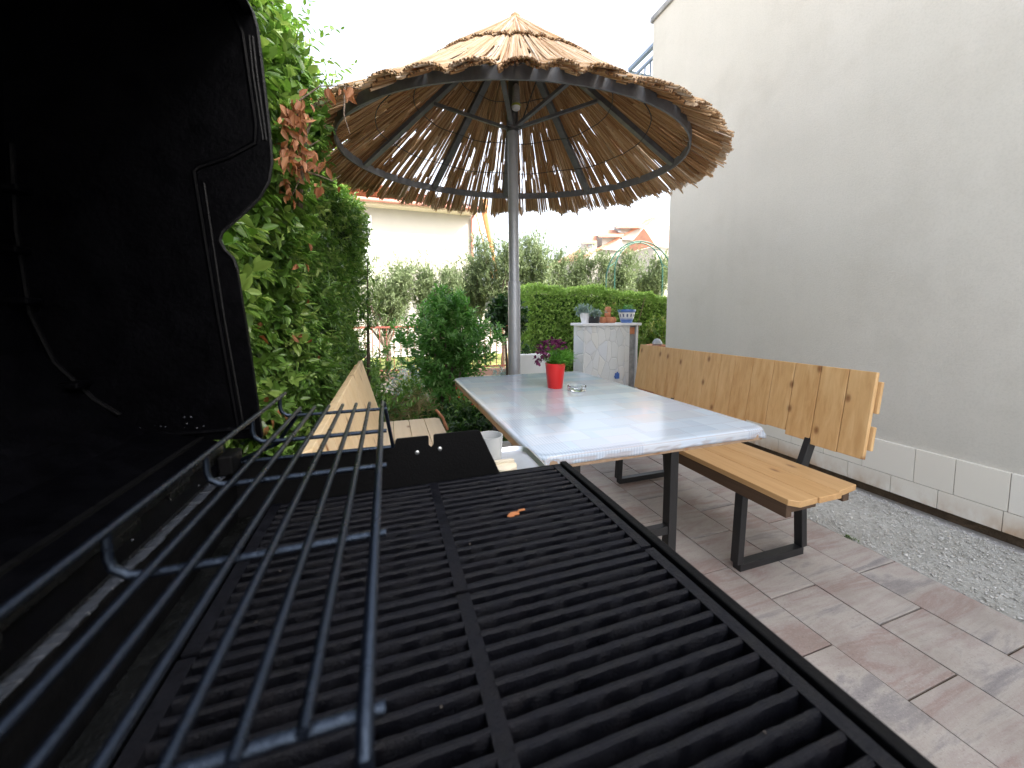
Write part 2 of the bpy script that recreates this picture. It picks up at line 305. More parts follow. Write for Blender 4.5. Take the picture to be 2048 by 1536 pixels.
# ------------------------------------------------------------------ mesh builder
class MB:
    def __init__(s): s.v = []; s.f = []; s.t = []; s.m = []
    def add(s, vs, fs, tone=None, mi=0):
        o = len(s.v); s.v += [tuple(p) for p in vs]; s.f += [tuple(i + o for i in f) for f in fs]
        s.t += [random.random() if tone is None else tone] * len(vs); s.m += [mi] * len(fs)
    def box(s, a, b, tone=None, mi=0, mat=None):
        x0, y0, z0 = a; x1, y1, z1 = b
        vs = [Vector(p) for p in ((x0,y0,z0),(x1,y0,z0),(x1,y1,z0),(x0,y1,z0),(x0,y0,z1),(x1,y0,z1),(x1,y1,z1),(x0,y1,z1))]
        if mat is not None: vs = [mat @ p for p in vs]
        s.add(vs, [(0,3,2,1),(4,5,6,7),(0,1,5,4),(1,2,6,5),(2,3,7,6),(3,0,4,7)], tone, mi)
    def bar(s, a, b, w, h, up=(0, 0, 1), tone=None, mi=0):
        a = Vector(a); b = Vector(b); d = (b - a).normalized(); u = Vector(up)
        x = d.cross(u)
        if x.length < 1e-4: x = d.cross(Vector((1, 0, 0)))
        x.normalize(); y = x.cross(d)
        vs = [p + x * sx * w / 2 + y * sy * h / 2 for p in (a, b) for sx, sy in ((-1,-1),(1,-1),(1,1),(-1,1))]
        s.add(vs, [(0,1,2,3),(4,7,6,5),(0,4,5,1),(1,5,6,2),(2,6,7,3),(3,7,4,0)], tone, mi)
    def tube(s, pts, r, n=8, tone=None, mi=0, closed=False):
        P = [Vector(p) for p in pts]; k = len(P)
        rs = r if isinstance(r, (list, tuple)) else [r] * k
        vs = []; prev = None
        for i, p in enumerate(P):
            if closed: d = P[(i + 1) % k] - P[i - 1]
            else: d = P[min(i + 1, k - 1)] - P[max(i - 1, 0)]
            d.normalize()
            if prev is None:
                x = d.cross(Vector((0, 0, 1)))
                if x.length < .05: x = d.cross(Vector((1, 0, 0)))
            else: x = prev - d * prev.dot(d)
            x.normalize(); prev = x; y = d.cross(x)
            vs += [p + (x * math.cos(2 * math.pi * j / n) + y * math.sin(2 * math.pi * j / n)) * rs[i] for j in range(n)]
        fs = []
        for i in range(k if closed else k - 1):
            a = i * n; b2 = ((i + 1) % k) * n
            fs += [(a + j, a + (j + 1) % n, b2 + (j + 1) % n, b2 + j) for j in range(n)]
        if not closed: fs += [tuple(range(n - 1, -1, -1)), tuple((k - 1) * n + j for j in range(n))]
        s.add(vs, fs, tone, mi)
    def lathe(s, prof, c=(0, 0, 0), n=32, tone=None, mi=0, mat=None, cap=True):
        vs = [Vector((r * math.cos(2 * math.pi * j / n), r * math.sin(2 * math.pi * j / n), z)) for r, z in prof for j in range(n)]
        if mat is not None: vs = [mat @ p for p in vs]
        vs = [p + Vector(c) for p in vs]
        fs = [(i * n + j, i * n + (j + 1) % n, (i + 1) * n + (j + 1) % n, (i + 1) * n + j) for i in range(len(prof) - 1) for j in range(n)]
        if cap: fs += [tuple(range(n - 1, -1, -1)), tuple((len(prof) - 1) * n + j for j in range(n))]
        s.add(vs, fs, tone, mi)
    def prism(s, poly, axis, a, b, tone=None, mi=0):
        # poly: 2D points; axis 1 -> (x,z) extruded along Y, 0 -> (y,z) along X, 2 -> (x,y) along Z
        def P(p, q): return {1: (p[0], q, p[1]), 0: (q, p[0], p[1]), 2: (p[0], p[1], q)}[axis]
        n = len(poly); vs = [P(p, a) for p in poly] + [P(p, b) for p in poly]
        fs = [tuple(range(n)), tuple(range(2 * n - 1, n - 1, -1))] + [(i, i + n, (i + 1) % n + n, (i + 1) % n) for i in range(n)]
        s.add(vs, fs, tone, mi)
    def build(s, name, mats, parent=None, smooth=False, bevel=0, loc=None):
        me = bpy.data.meshes.new(name); me.from_pydata(s.v, [], s.f)
        a = me.attributes.new('tone', 'FLOAT', 'POINT'); a.data.foreach_set('value', s.t)
        if not isinstance(mats, (list, tuple)): mats = [mats]
        for q in mats: me.materials.append(q)
        me.polygons.foreach_set('material_index', s.m)
        import bmesh
        bm = bmesh.new(); bm.from_mesh(me); bmesh.ops.recalc_face_normals(bm, faces=bm.faces)
        bm.to_mesh(me); bm.free()
        o = bpy.data.objects.new(name, me); COL.objects.link(o)
        if smooth:
            me.polygons.foreach_set('use_smooth', [True] * len(me.polygons)); me.set_sharp_from_angle(angle=R(40))
        if bevel:
            md = o.modifiers.new('bevel', 'BEVEL'); md.width = bevel; md.segments = 2; md.limit_method = 'ANGLE'; md.angle_limit = R(35)
        if parent is not None:
            o.parent = parent; o.matrix_parent_inverse = Matrix.Translation(-parent.location)
        return o
def tag(o, label=None, cat=None, group=None, kind=None):
    if label: o['label'] = label
    if cat: o['category'] = cat
    if group: o['group'] = group
    if kind: o['kind'] = kind
    return o
def thing(name, label, cat, loc=(0, 0, 0), group=None):
    o = bpy.data.objects.new(name, None); COL.objects.link(o); o.location = loc; o.empty_display_size = .1
    return tag(o, label, cat, group)
def copy_tree(o, parent=None, loc=None):
    c = o.copy(); COL.objects.link(c)
    if parent is not None: c.parent = parent
    if loc is not None: c.location = loc
    for ch in list(o.children): copy_tree(ch, c)
    return c

# leaves -------------------------------------------------------------
def unit(a): return a / np.maximum(np.linalg.norm(a, axis=1, keepdims=True), 1e-9)
def leaf_mesh(name, pos, dirs, nrm, Ls, Ws, tone, mat, parent=None, curl=.12):
    n = len(pos); d = unit(dirs); s = unit(np.cross(d, nrm)); u = np.cross(s, d)
    Ls = np.broadcast_to(Ls, (n,))[:, None]; Ws = np.broadcast_to(Ws, (n,))[:, None]
    V = np.empty((n, 6, 3))
    V[:, 0] = pos
    V[:, 1] = pos + d * Ls * .32 + s * Ws * .5 + u * Ws * .22
    V[:, 2] = pos + d * Ls * .70 + s * Ws * .40 + u * (Ws * .2 - Ls * curl * .5)
    V[:, 3] = pos + d * Ls - u * Ls * curl
    V[:, 4] = pos + d * Ls * .70 - s * Ws * .40 + u * (Ws * .2 - Ls * curl * .5)
    V[:, 5] = pos + d * Ls * .32 - s * Ws * .5 + u * Ws * .22
    me = bpy.data.meshes.new(name); me.vertices.add(n * 6); me.vertices.foreach_set('co', V.ravel())
    base = (np.arange(n) * 6)[:, None]
    idx = np.concatenate([base + np.array([[0, 1, 2, 3]]), base + np.array([[0, 3, 4, 5]])], 1).ravel()
    me.loops.add(n * 8); me.loops.foreach_set('vertex_index', idx.astype(np.int32))
    me.polygons.add(n * 2); me.polygons.foreach_set('loop_start', (np.arange(n * 2) * 4).astype(np.int32))
    me.update(calc_edges=True)
    a = me.attributes.new('tone', 'FLOAT', 'POINT'); a.data.foreach_set('value', np.repeat(np.broadcast_to(tone, (n,)), 6).astype(np.float32))
    me.materials.append(mat); o = bpy.data.objects.new(name, me); COL.objects.link(o)
    if parent is not None:
        o.parent = parent; o.matrix_parent_inverse = Matrix.Translation(-parent.location)
    return o
def sprigs(P, D, m, stem, Ll, Lw, spread=.9, tone_mu=.45, tone_sd=.22, droop=0.0):
    """m leaves round each shoot that starts at P and runs along D"""
    n = len(P); D = unit(D)
    tt = (np.arange(m) + .5) / m
    D2 = np.repeat(D, m, 0); P2 = np.repeat(P, m, 0); T = np.tile(tt, n)[:, None]
    sl = np.repeat(stem * rng.uniform(.6, 1.3, n), m)[:, None]
    pos = P2 + D2 * sl * T
    a = unit(np.cross(D2, rng.normal(size=(n * m, 3))))
    # opposite pairs: flip every second leaf and twist
    dirs = a * spread + D2 * (.35 + .6 * T); dirs[:, 2] -= droop
    dirs += rng.normal(scale=.12, size=dirs.shape)
    nr = unit(D2 * .8 + np.array([0, 0, .7]) + rng.normal(scale=.25, size=dirs.shape))
    L1 = Ll * rng.uniform(.6, 1.25, n * m) * (1 - .25 * (T[:, 0] > .85)); W1 = L1 * Lw
    tone = np.clip(np.repeat(rng.normal(tone_mu, tone_sd, n), m) + rng.normal(0, .08, n * m) + .22 * (T[:, 0] - .5), 0, 1)
    return pos, dirs, nr, L1, W1, tone

# ================================================================== SETTING
def sheet(name, x0, x1, y0, y1, z, mat):
    b = MB(); b.add([(x0, y0, z), (x1, y0, z), (x1, y1, z), (x0, y1, z)], [(0, 1, 2, 3)], .5)
    return tag(b.build(name, mat), kind='structure')
sheet('ground', -250, 250, -60, 500, -.045, M['street'])
sheet('garden_ground', -6, 9, 3.05, 7.15, -.02, M['earth'])
sheet('lawn', -3, 14, 7.6, 11.2, -.03, M['grass'])

# patio of pavers
b = MB(); Wd, Ln = .27, .4375
offs = [1.052, .838, .630, .838, 1.052, .63]
for r_ in range(20):
    x1 = 2.32 - r_ * Wd; x0 = x1 - Wd; o = offs[r_ % 6] if r_ < 6 else random.uniform(0, Ln)
    k0 = math.floor((-1.6 - o) / Ln); yend = 3.05 if x0 < 1.9 else 5.2
    k = k0
    while o + k * Ln < yend:
        y0 = o + k * Ln; g = .0028; dz = random.uniform(-.0022, .0018)
        b.box((x0 + g, y0 + g, -.04), (x1 - g, min(y0 + Ln, yend) - g, dz)); k += 1
tag(b.build('patio', M['paver'], bevel=.003), kind='structure')
sheet('patio_bed', -3.2, 2.33, -1.6, 5.2, -.008, M['soil'])
# gravel strip
nx, ny = 60, 260; xs = np.linspace(2.315, 3.115, nx); ys = np.linspace(-1.2, 5.2, ny)
b = MB(); vs = []
for j, y in enumerate(ys):
    for i, x in enumerate(xs):
        dip = -.05 * max(0, (x - 2.98) / .13) ** 1.5
        vs.append((x, y, -.012 + random.uniform(-.004, .006) + .01 * math.sin(x * 9 + y * 4) * math.sin(y * 3.1) * .6 + dip))
b.add(vs, [(j * nx + i, j * nx + i + 1, (j + 1) * nx + i + 1, (j + 1) * nx + i) for j in range(ny - 1) for i in range(nx - 1)], .5)
tag(b.build('gravel_strip', M['gravel'], smooth=True), kind='structure')
n = 22000
px_ = rng.uniform(2.335, 3.04, n); py_ = -.6 + 5 * rng.uniform(0, 1, n) ** 1.35
sz = rng.lognormal(-6.05, .45, n)
cube = np.array([(-1,-1,-1),(1,-1,-1),(1,1,-1),(-1,1,-1),(-1,-1,1),(1,-1,1),(1,1,1),(-1,1,1)], float)
V = cube[None] * rng.uniform(.5, 1.1, (n, 8, 3)) * sz[:, None, None] * np.array([1, 1, .55])
th = rng.uniform(0, 6.28, n); c_, s_ = np.cos(th)[:, None], np.sin(th)[:, None]
V = np.stack([V[..., 0] * c_ - V[..., 1] * s_, V[..., 0] * s_ + V[..., 1] * c_, V[..., 2]], -1) + np.stack([px_, py_, np.full(n, -.006)], -1)[:, None]
me = bpy.data.meshes.new('gravel_stones'); me.vertices.add(n * 8); me.vertices.foreach_set('co', V.ravel())
q = np.array([(0,3,2,1),(4,5,6,7),(0,1,5,4),(1,2,6,5),(2,3,7,6),(3,0,4,7)])
idx = ((np.arange(n) * 8)[:, None, None] + q[None]).ravel().astype(np.int32)
me.loops.add(len(idx)); me.loops.foreach_set('vertex_index', idx); me.polygons.add(n * 6); me.polygons.foreach_set('loop_start', (np.arange(n * 6) * 4).astype(np.int32)); me.update(calc_edges=True)
a = me.attributes.new('tone', 'FLOAT', 'POINT'); a.data.foreach_set('value', np.repeat(rng.uniform(0, 1, n), 8).astype(np.float32))
me.materials.append(M['stone']); o = bpy.data.objects.new('gravel_stones', me); COL.objects.link(o)
tag(o, 'loose pale grey gravel between the patio pavers and the plastered wall', 'gravel', kind='stuff')

# ================================================================== RIGHT HOUSE
XW = 3.12
house = thing('plastered_house', 'big beige plastered house wall on the right with pale stone plinth tiles', 'house', (XW + 3, 1, 0))
b = MB()
b.prism([(-7, .36), (3.6, .36), (3.6, 3.15), (3.97, 3.15), (3.97, 4.70), (-7, 4.70)], 0, XW, XW + 7)
b.build('wall', M['plaster'], house)
b = MB(); b.box((XW + .004, -7, 4.76), (XW + 6.8, 2.75, 5.9)); b.build('shade_block', M['plaster'], house)  # unseen block, added to keep the patio and parasol in shade
b = MB(); b.box((XW - .03, -7, 4.70), (XW + 7, 4.0, 4.76)); b.build('parapet_cap', M['grey_stone'], house, bevel=.006)
b = MB(); y = 3.6; top = [3.6]
yj = [3.3, 2.98, 2.7, 2.36, 2.1, 1.86, 1.62, 1.352, 1.178, .976, .80, .55]
while yj[-1] > -3: yj.append(yj[-1] - random.choice((.18, .2, .24, .3)))
prev = 3.598
for q_ in yj:
    b.box((XW - .022, q_ + .0015, .1515), (XW + .05, prev - .0015, .362)); prev = q_
yj = [3.45, 3.1, 2.85, 2.5, 2.2, 1.95, 1.70, 1.46, 1.24, .99, .72]
while yj[-1] > -3: yj.append(yj[-1] - random.choice((.2, .24, .28)))
prev = 3.598
for q_ in yj:
    b.box((XW - .022, q_ + .0015, .036), (XW + .05, prev - .0015, .1485)); prev = q_
b.build('plinth_tiles', M['plinth'], house, bevel=.0015)
b = MB(); b.box((XW - .014, -3, .046), (XW + 6.9, 3.59, .359)); b.build('plinth_backing', M['joint'], house)
b = MB(); b.box((XW + .06, -7, -.2), (XW + 6.9, 3.55, .046)); b.build('footing', M['soil'], house)
# balcony with rail beyond the corner
bc = thing('balcony', 'blue-grey metal balcony railing sticking out past the corner of the plastered wall', 'balcony', (XW, 4, 3.5))
b = MB(); b.box((XW + .05, 3.975, 3.42), (XW + 4, 4.62, 3.56)); b.build('slab', M['plaster'], bc)
b = MB(); yf = 4.56; zt = 4.52
b.bar((XW + .09, 3.98, zt), (XW + .09, yf, zt), .05, .04); b.bar((XW + .09, 3.98, zt - .14), (XW + .09, yf, zt - .14), .03, .03)
b.bar((XW + .09, yf, zt), (XW + 3.9, yf, zt), .05, .04); b.bar((XW + .09, yf, zt - .14), (XW + 3.9, yf, zt - .14), .03, .03)
b.build('handrail', M['rail'], bc)
for k in range(6):
    b = MB(); y = 4.02 + k * .105; b.bar((XW + .09, y, 3.56), (XW + .09, y, zt - .14), .014, .014); b.build('baluster', M['rail'], bc)
for k in range(8):
    b = MB(); x = XW + .2 + k * .11; b.bar((x, yf, 3.56), (x, yf, zt - .14), .014, .014); b.build('baluster', M['rail'], bc)

# ================================================================== GRILL
ZG = .92
g = thing('gas_grill', 'black gas grill with open lid, cast iron grates and wire warming rack', 'grill', (.06, .2, 0))
GX0, GX1, GY0, GY1 = -.168, .297, -.165, .618
# firebox
b = MB()
b.box((.307, -.2, .78), (.320, .632, .918)); b.box((-.224, -.2, .78), (-.2105, .615, .983))
b.box((-.215, .620, .78), (.307, .632, .914)); b.box((-.215, -.2, .78), (.307, -.188, .914)); b.box((-.215, -.188, .78), (.307, .62, .79))
b.build('firebox', M['plate'], g, bevel=.002)
# back ledge and upstand behind the rack
b = MB(); K = 90
for k in range(K):
    y0_ = -.19 + .79 * k / K; y1_ = y0_ + .79 / K; j = random.uniform(-.0012, .0012)
    b.box((-.2225 + j * .4, y0_, .9832), (-.2095 + j, y1_, .985 + random.uniform(0, .0009)))
b.build('rear_ledge', M['wet'], g, bevel=.0004)
b = MB(); b.box((-.210, -.19, .905), (-.178, .612, .908)); b.build('inner_shelf', M['grease'], g, bevel=.001)
b = MB(); z0, z1 = .986, 1.022
b.box((-.2275, -.2, z1 - .008), (-.2185, .60, z1)); b.box((-.2275, -.2, z0), (-.2185, .60, z0 + .006))
for y in (-.2, -.02, .12, .25, .38, .47, .56): b.box((-.227, y, z0 + .006), (-.219, y + .04, z1 - .008))
b.build('rear_upstand', M['grease'], g, bevel=.001)
b = MB(); b.box((-.252, -.24, .78), (-.246, .625, 1.03)); b.box((-.2455, -.24, .78), (-.2285, .625, .80)); b.build('rear_panel', M['plate'], g)
b = MB(); b.box((-.218, .575, .985), (-.20, .612, 1.012)); b.build('hinge', M['plate'], g, bevel=.003)
# far end plate with notches; bright discs stand in for light through holes
b = MB(); pl = [(-.225, .80), (.186, .80), (.184, .916), (.150, .992), (.147, .998), (.141, 1.0), (.070, 1.0), (.068, .998), (.068, .983), (.064, .979), (.060, .983), (.060, .997), (.058, .999), (.010, .999), (.007, .996), (.006, .989), (-.225, .991)]
b.prism(pl, 1, .6165, .6195); b.build('end_plate', M['plate'], g)
for x, z in ((.041, .973), (.078, .975)):
    b = MB(); b.lathe([(.0036, 0), (.0036, .0022), (.0015, .003)], n=10, mat=Matrix.Translation((x, .6165, z)) @ Matrix.Rotation(R(90), 4, 'X'))
    b.build('lit_hole_disc', M['steel'], g)
b = MB(); b.tube([(.004, .606, .9905), (-.215, .606, .9925)], .0028, 8); b.build('rack_hanger', M['rod'], g, smooth=True)
# cooking grates
def grate(y0, y1, nb=16, parent=g):
    b = MB(); pit = (y1 - y0 - .012) / nb
    w = .0058
    for x0, x1 in ((GX1 - .013, GX1), (GX0, GX0 + .013), (.059, .072)):
        dz = .0012 if x0 == .059 else 0
        b.box((x0, y0 + .001, ZG - .016), (x1, y1 - .001, ZG - dz))
    def ribbar(y, xa, xb, hw):
        # slightly crowned cast bar with uneven line
        K = 30; vs = []; fs = []
        for k in range(K + 1):
            x = xa + (xb - xa) * k / K; j = random.uniform(-.00028, .00028); zz = random.uniform(-.00035, .0002)
            for dy, z in ((-hw, ZG - .019), (-hw, ZG - .0022 + zz), (-hw * .45, ZG - .0003 + zz), (hw * .45, ZG - .0003 + zz), (hw, ZG - .0022 + zz), (hw, ZG - .019)):
                vs.append((x, y + dy + j, z))
        for k in range(K):
            for q_ in range(6): fs.append((k * 6 + q_, k * 6 + (q_ + 1) % 6, (k + 1) * 6 + (q_ + 1) % 6, (k + 1) * 6 + q_))
        b.add(vs, fs)
    for k in range(nb + 1):
        y = y0 + .006 + pit * k
        hw = w / 2 if 0 < k < nb else .0042
        ribbar(y, GX0 + .0125, .0595, hw); ribbar(y, .0715, GX1 - .0125, hw)
    return b.build('cooking_grate', M['iron'], parent, smooth=True)
grate(.357, .616); grate(.0965, .354); grate(-.163, .0935)
# heat plates and crumbs under the grates
for x in (-.1, .02, .2):
    b = MB(); b.prism([(x - .045, .822), (x, .86), (x + .045, .822), (x + .043, .819), (x, .855), (x - .043, .819)], 1, -.14, .60); b.build('heat_plate', M['heat'], g)
b = MB()
for k in range(420):
    x = random.choice((-.1, .02, .2)) + random.gauss(0, .03); y = random.uniform(.05, .6); s = random.uniform(.0008, .003)
    z = .86 - abs((x + .1) if x < -.04 else (x - .02 if x < .1 else x - .2)) * .85 + .001
    b.box((x - s, y - s, z), (x + s * random.uniform(.5, 2), y + s, z + s))
for k in range(14):
    kk = random.randrange(1, 32); y = .103 + .0163 * kk + random.gauss(0, .002); x = random.uniform(-.15, .28); s = random.uniform(.0004, .0012)
    b.box((x - s, y - s, ZG - .0005), (x + s, y + s, ZG + s * .5))
b.build('crumbs', M['debris'], g)['kind'] = 'stuff'
b = MB()
for k in range(16):
    x = random.gauss(.163, .009); s = random.uniform(.0006, .0016); y = .478 + random.gauss(0, .002) + (x - .165) * .3
    b.box((x - s * 3, y - s, ZG), (x + s * 3, y + s, ZG + s))
b.build('food_residue', plain('orange_residue', (.45, .17, .06), .7), g)
# warming rack

RZ = 1.07; rr_ = .0023
b = MB()
b.tube([(-.010, .128, RZ - .05), (-.010, .118, RZ - .03), (-.010, .115, RZ - .006), (-.010, .121, RZ), (-.010, .575, RZ), (-.008, .583, RZ - .003), (.0035, .600, RZ - .078)], .0028, 10)
for k in range(1, 7):
    x = -.010 - .018 * k; b.tube([(x, .120 + random.uniform(-.002, .002), RZ), (x, .575, RZ)], rr_, 10)
XB = -.136; ZB = RZ + .0215
b.tube([(XB, -.02, ZB), (XB, .577, ZB)], rr_, 10)
b.build('rack_bars', M['rod'], g, smooth=True)
for y in (.557, .450, .345, .236, .127):
    b = MB(); zz = RZ - .0055
    b.tube([(-.004, y, zz), (-.122, y, zz), (-.130, y, zz + .001), (-.136, y, zz + .006), (XB - .0015, y, zz + .012), (XB - .0015, y, ZB - .002)], rr_, 10)
    b.build('rack_cross_rod', M['rod'], g, smooth=True)
for y in (.575, .12):
    b = MB(); b.tube([(-.118, y, RZ - .004), (-.150, y + .01, 1.02), (-.2, y + .03, .995)], .0028, 8)
    b.build('rack_leg', M['rod'], g, smooth=True)
# lid
lid_out = [(-.177, 1.020), (-.1865, 1.15), (-.197, 1.262), (-.201, 1.277), (-.210, 1.287), (-.2155, 1.300), (-.212, 1.312), (-.187, 1.338), (-.166, 1.362), (-.154, 1.385), (-.149, 1.412), (-.150, 1.45), (-.1545, 1.52), (-.159, 1.586), (-.163, 1.605), (-.172, 1.621), (-.19, 1.65), (-.23, 1.69), (-.29, 1.70), (-.36, 1.67), (-.405, 1.60), (-.425, 1.50), (-.433, 1.36), (-.431, 1.22), (-.415, 1.15), (-.38, 1.097), (-.343, 1.055), (-.31, 1.035), (-.27, 1.025)]
b = MB(); b.prism(lid_out, 1, .617, .625); b.build('lid_end_wall', M['lid'], g, bevel=.001)
b = MB(); sh = lid_out[14:] + [(-.232, 1.012), (-.224, .99)]
def offs2(poly, d):
    o = []
    for i, p in enumerate(poly):
        a_ = Vector(poly[max(i - 1, 0)]); c_ = Vector(poly[min(i + 1, len(poly) - 1)]); t_ = (c_ - a_).normalized(); nn = Vector((t_.y, -t_.x))
        o.append((p[0] + nn.x * d, p[1] + nn.y * d))
    return o
so_ = offs2(sh, -.010)
poly = sh + so_[::-1]
for i in range(len(sh) - 1):
    b.prism([sh[i], sh[i + 1], so_[i + 1], so_[i]], 1, -.24, .6165)
b.build('lid_shell', M['lid'], g)
b = MB(); b.prism(lid_out, 1, -.25, -.242); b.build('lid_end_wall', M['lid'], g)
def rib(pts, r, y=.6175, mm='lidrib'): 
    b = MB(); b.tube([(p[0], y, p[1]) for p in pts], r, 8); return b.build('lid_rib', M['lid'] if r > .003 else M['lidrib'], g, smooth=True)
rib([(-.206, 1.04), (-.2225, 1.2), (-.2395, 1.388), (-.234, 1.395), (-.20, 1.412), (-.168, 1.435), (-.166, 1.46), (-.172, 1.53), (-.176, 1.575), (-.19, 1.61)], .0036)
rib([(-.199, 1.04), (-.2155, 1.2), (-.229, 1.375)], .0018)
rib([(-.158, 1.44), (-.1665, 1.53), (-.1685, 1.575)], .0018)
rib([(-.154, 1.44), (-.162, 1.53), (-.1645, 1.575)], .0022)
rib(lid_out[2:16], .0026)
rib([(-.335, 1.068), (-.36, 1.09), (-.395, 1.14), (-.413, 1.2), (-.418, 1.3), (-.415, 1.4)], .0035)
rib([(-.33, 1.045), (-.28, 1.036), (-.19, 1.036)], .004)
for x, z in ((-.412, 1.345), (-.418, 1.275), (-.413, 1.215), (-.375, 1.112)):
    b = MB(); b.box((x - .014, .594, z - .004), (x + .014, .6165, z + .004)); b.build('lid_bracket', M['lid'], g, bevel=.002)
b = MB(); b.box((-.182, .15, 1.60), (-.150, .19, 1.615)); b.box((-.182, -.19, 1.60), (-.150, -.15, 1.615)); b.tube([(-.145, .22, 1.607), (-.145, -.22, 1.607)], .011, 12); hb = b
b = MB()
for k in range(22):
    x = random.uniform(-.33, -.19); z = 1.035 + abs(random.gauss(0, .012)); r0_ = random.uniform(.0004, .0013)
    b.lathe([(0, -r0_), (r0_ * .8, -r0_ * .4), (r0_, 0), (r0_ * .6, r0_ * .8), (0, r0_)], (x, .616, z), 6, cap=False)
for k in range(8):
    y = random.uniform(.2, .6); x = -.23 + random.uniform(0, .02); b.lathe([(0, -.0008), (.0011, 0), (0, .0008)], (x, y, 1.0 + random.uniform(0, .02)), 6, cap=False)
b.build('grease_drops', M['wet'], g)['kind'] = 'stuff'
# cabinet, far side shelf
b = MB(); b.box((-.20, -.17, .07), (.295, .60, .779)); b.build('cabinet', M['plate'], g, bevel=.004)
for x in (-.15, .25):
    for y in (-.1, .53): b = MB(); b.lathe([(.028, 0), (.03, .005), (.03, .025), (.028, .07)], (x, y, 0), 16); b.build('foot', M['black'], g)
b = MB(); rc = .03
def rrect(x0, x1, y0, y1, r, n=6):
    o = []
    for cx_, cy_, a0 in ((x1 - r, y1 - r, 0), (x0 + r, y1 - r, 90), (x0 + r, y0 + r, 180), (x1 - r, y0 + r, 270)):
        for k in range(n + 1): a_ = R(a0 + 90 * k / n); o.append((cx_ + r * math.cos(a_), cy_ + r * math.sin(a_)))
    return o
def ringstack(b, rings, cap0=True, cap1=True, tone=.5):
    n = len(rings[0]); vs = [p for r_ in rings for p in r_]
    fs = [(i * n + j, i * n + (j + 1) % n, (i + 1) * n + (j + 1) % n, (i + 1) * n + j) for i in range(len(rings) - 1) for j in range(n)]
    if cap0: fs.append(tuple(range(n - 1, -1, -1)))
    if cap1: fs.append(tuple((len(rings) - 1) * n + j for j in range(n)))
    b.add(vs, fs, tone)
def rr3(x0, x1, y0, y1, r, z): return [(x, y, z) for x, y in rrect(x0, x1, y0, y1, r)]
X0, X1, Y0, Y1 = -.16, .312, .636, .832
ringstack(b, [rr3(X0, X1, Y0, Y1, .03, .855), rr3(X0, X1, Y0, Y1, .03, .882), rr3(X0 + .006, X1 - .006, Y0 + .006, Y1 - .006, .027, .884), rr3(X0 + .012, X1 - .012, Y0 + .012, Y1 - .012, .024, .876)])
b.build('side_shelf', M['steel'], g, smooth=True)

# cup and cream tub on the side shelf
b = MB(); b.lathe([(.0, .001), (.022, .001), (.025, .004), (.027, .034), (.0285, .060), (.0265, .060), (.025, .035), (.023, .008), (.0, .006)], n=36, cap=False)
o = b.build('cup', M['grey_cup'], smooth=True); o.location = (.206, .772, .8765); tag(o, 'grey rounded cup on the steel shelf behind the black end plate of the grill', 'cup')
b = MB(); b.lathe([(0, 0), (.024, 0), (.026, .003), (.026, .012), (.022, .016), (.008, .018), (0, .018)], n=30, cap=False)
b.box((-.02, -.006, .016), (.02, .006, .022))
o = b.build('scraper_tub', M['cream'], smooth=True); o.location = (.222, .716, .8765); tag(o, 'cream coloured small tub on the steel shelf in front of the grey cup', 'tub')

# ================================================================== TABLE
tb = thing('dining_table', 'rectangular outdoor table with black steel legs under a patterned vinyl cloth', 'table', (.93, 1.8, 0))
LEGX = 1.105
TX0, TX1, TY0, TY1 = .432, 1.424, 1.048, 2.60
b = MB(); ringstack(b, [rr3(TX0 + .004, TX1 - .004, TY0 + .004, TY1 - .004, .04, .705), rr3(TX0 + .004, TX1 - .004, TY0 + .004, TY1 - .004, .04, .738)])
b.build('tabletop', M['wood_raw'], tb, bevel=.002)
b = MB(); b.box((.55, 1.20, .68), (LEGX + .015, 1.24, .7045)); b.box((.55, 2.40, .68), (LEGX + .015, 2.44, .7045)); b.box((.64, 1.24, .68), (.67, 2.40, .7045)); b.box((LEGX - .015, 1.24, .68), (LEGX + .015, 2.40, .7045)); b.build('apron', M['legs'], tb)
for x in (.65, LEGX):
    for y in (1.22, 2.30):
        b = MB(); b.box((x - .02, y - .02, 0), (x + .02, y + .02, .68)); b.build('leg', M['legs'], tb, bevel=.002)
for y in (1.22, 2.30):
    b = MB(); b.box((.67, y - .015, .285), (LEGX - .02, y + .015, .320)); b.build('stretcher', M['legs'], tb, bevel=.002)
# cloth
b = MB(); outline = rrect(0, 1, 0, 1, .0001, 1)
def cl_ring(inset, z, wob=0, r=.05, ph=0):
    o = []
    base = []
    x0, x1, y0, y1 = TX0 + inset, TX1 - inset, TY0 + inset, TY1 - inset
    rr = max(r - inset, .004)
    for cx_, cy_, a0 in ((x1 - rr, y1 - rr, 0), (x0 + rr, y1 - rr, 90), (x0 + rr, y0 + rr, 180), (x1 - rr, y0 + rr, 270)):
        for k in range(9): a_ = R(a0 + 90 * k / 8); base.append(Vector((cx_ + rr * math.cos(a_), cy_ + rr * math.sin(a_), z)))
    n = len(base)
    for i in range(n):
        p, q = base[i], base[(i + 1) % n]; d = (q - p).length; m_ = max(1, int(round(d / .03))) if d > .05 else 1
        for k in range(m_): o.append(p.lerp(q, k / m_))
    return o
rings0 = [cl_ring(i_, z_) for i_, z_ in ((.03, .7525), (.012, .7522), (.005, .7505), (.0015, .7465), (.0, .742))]
nn = min(len(r_) for r_ in rings0)
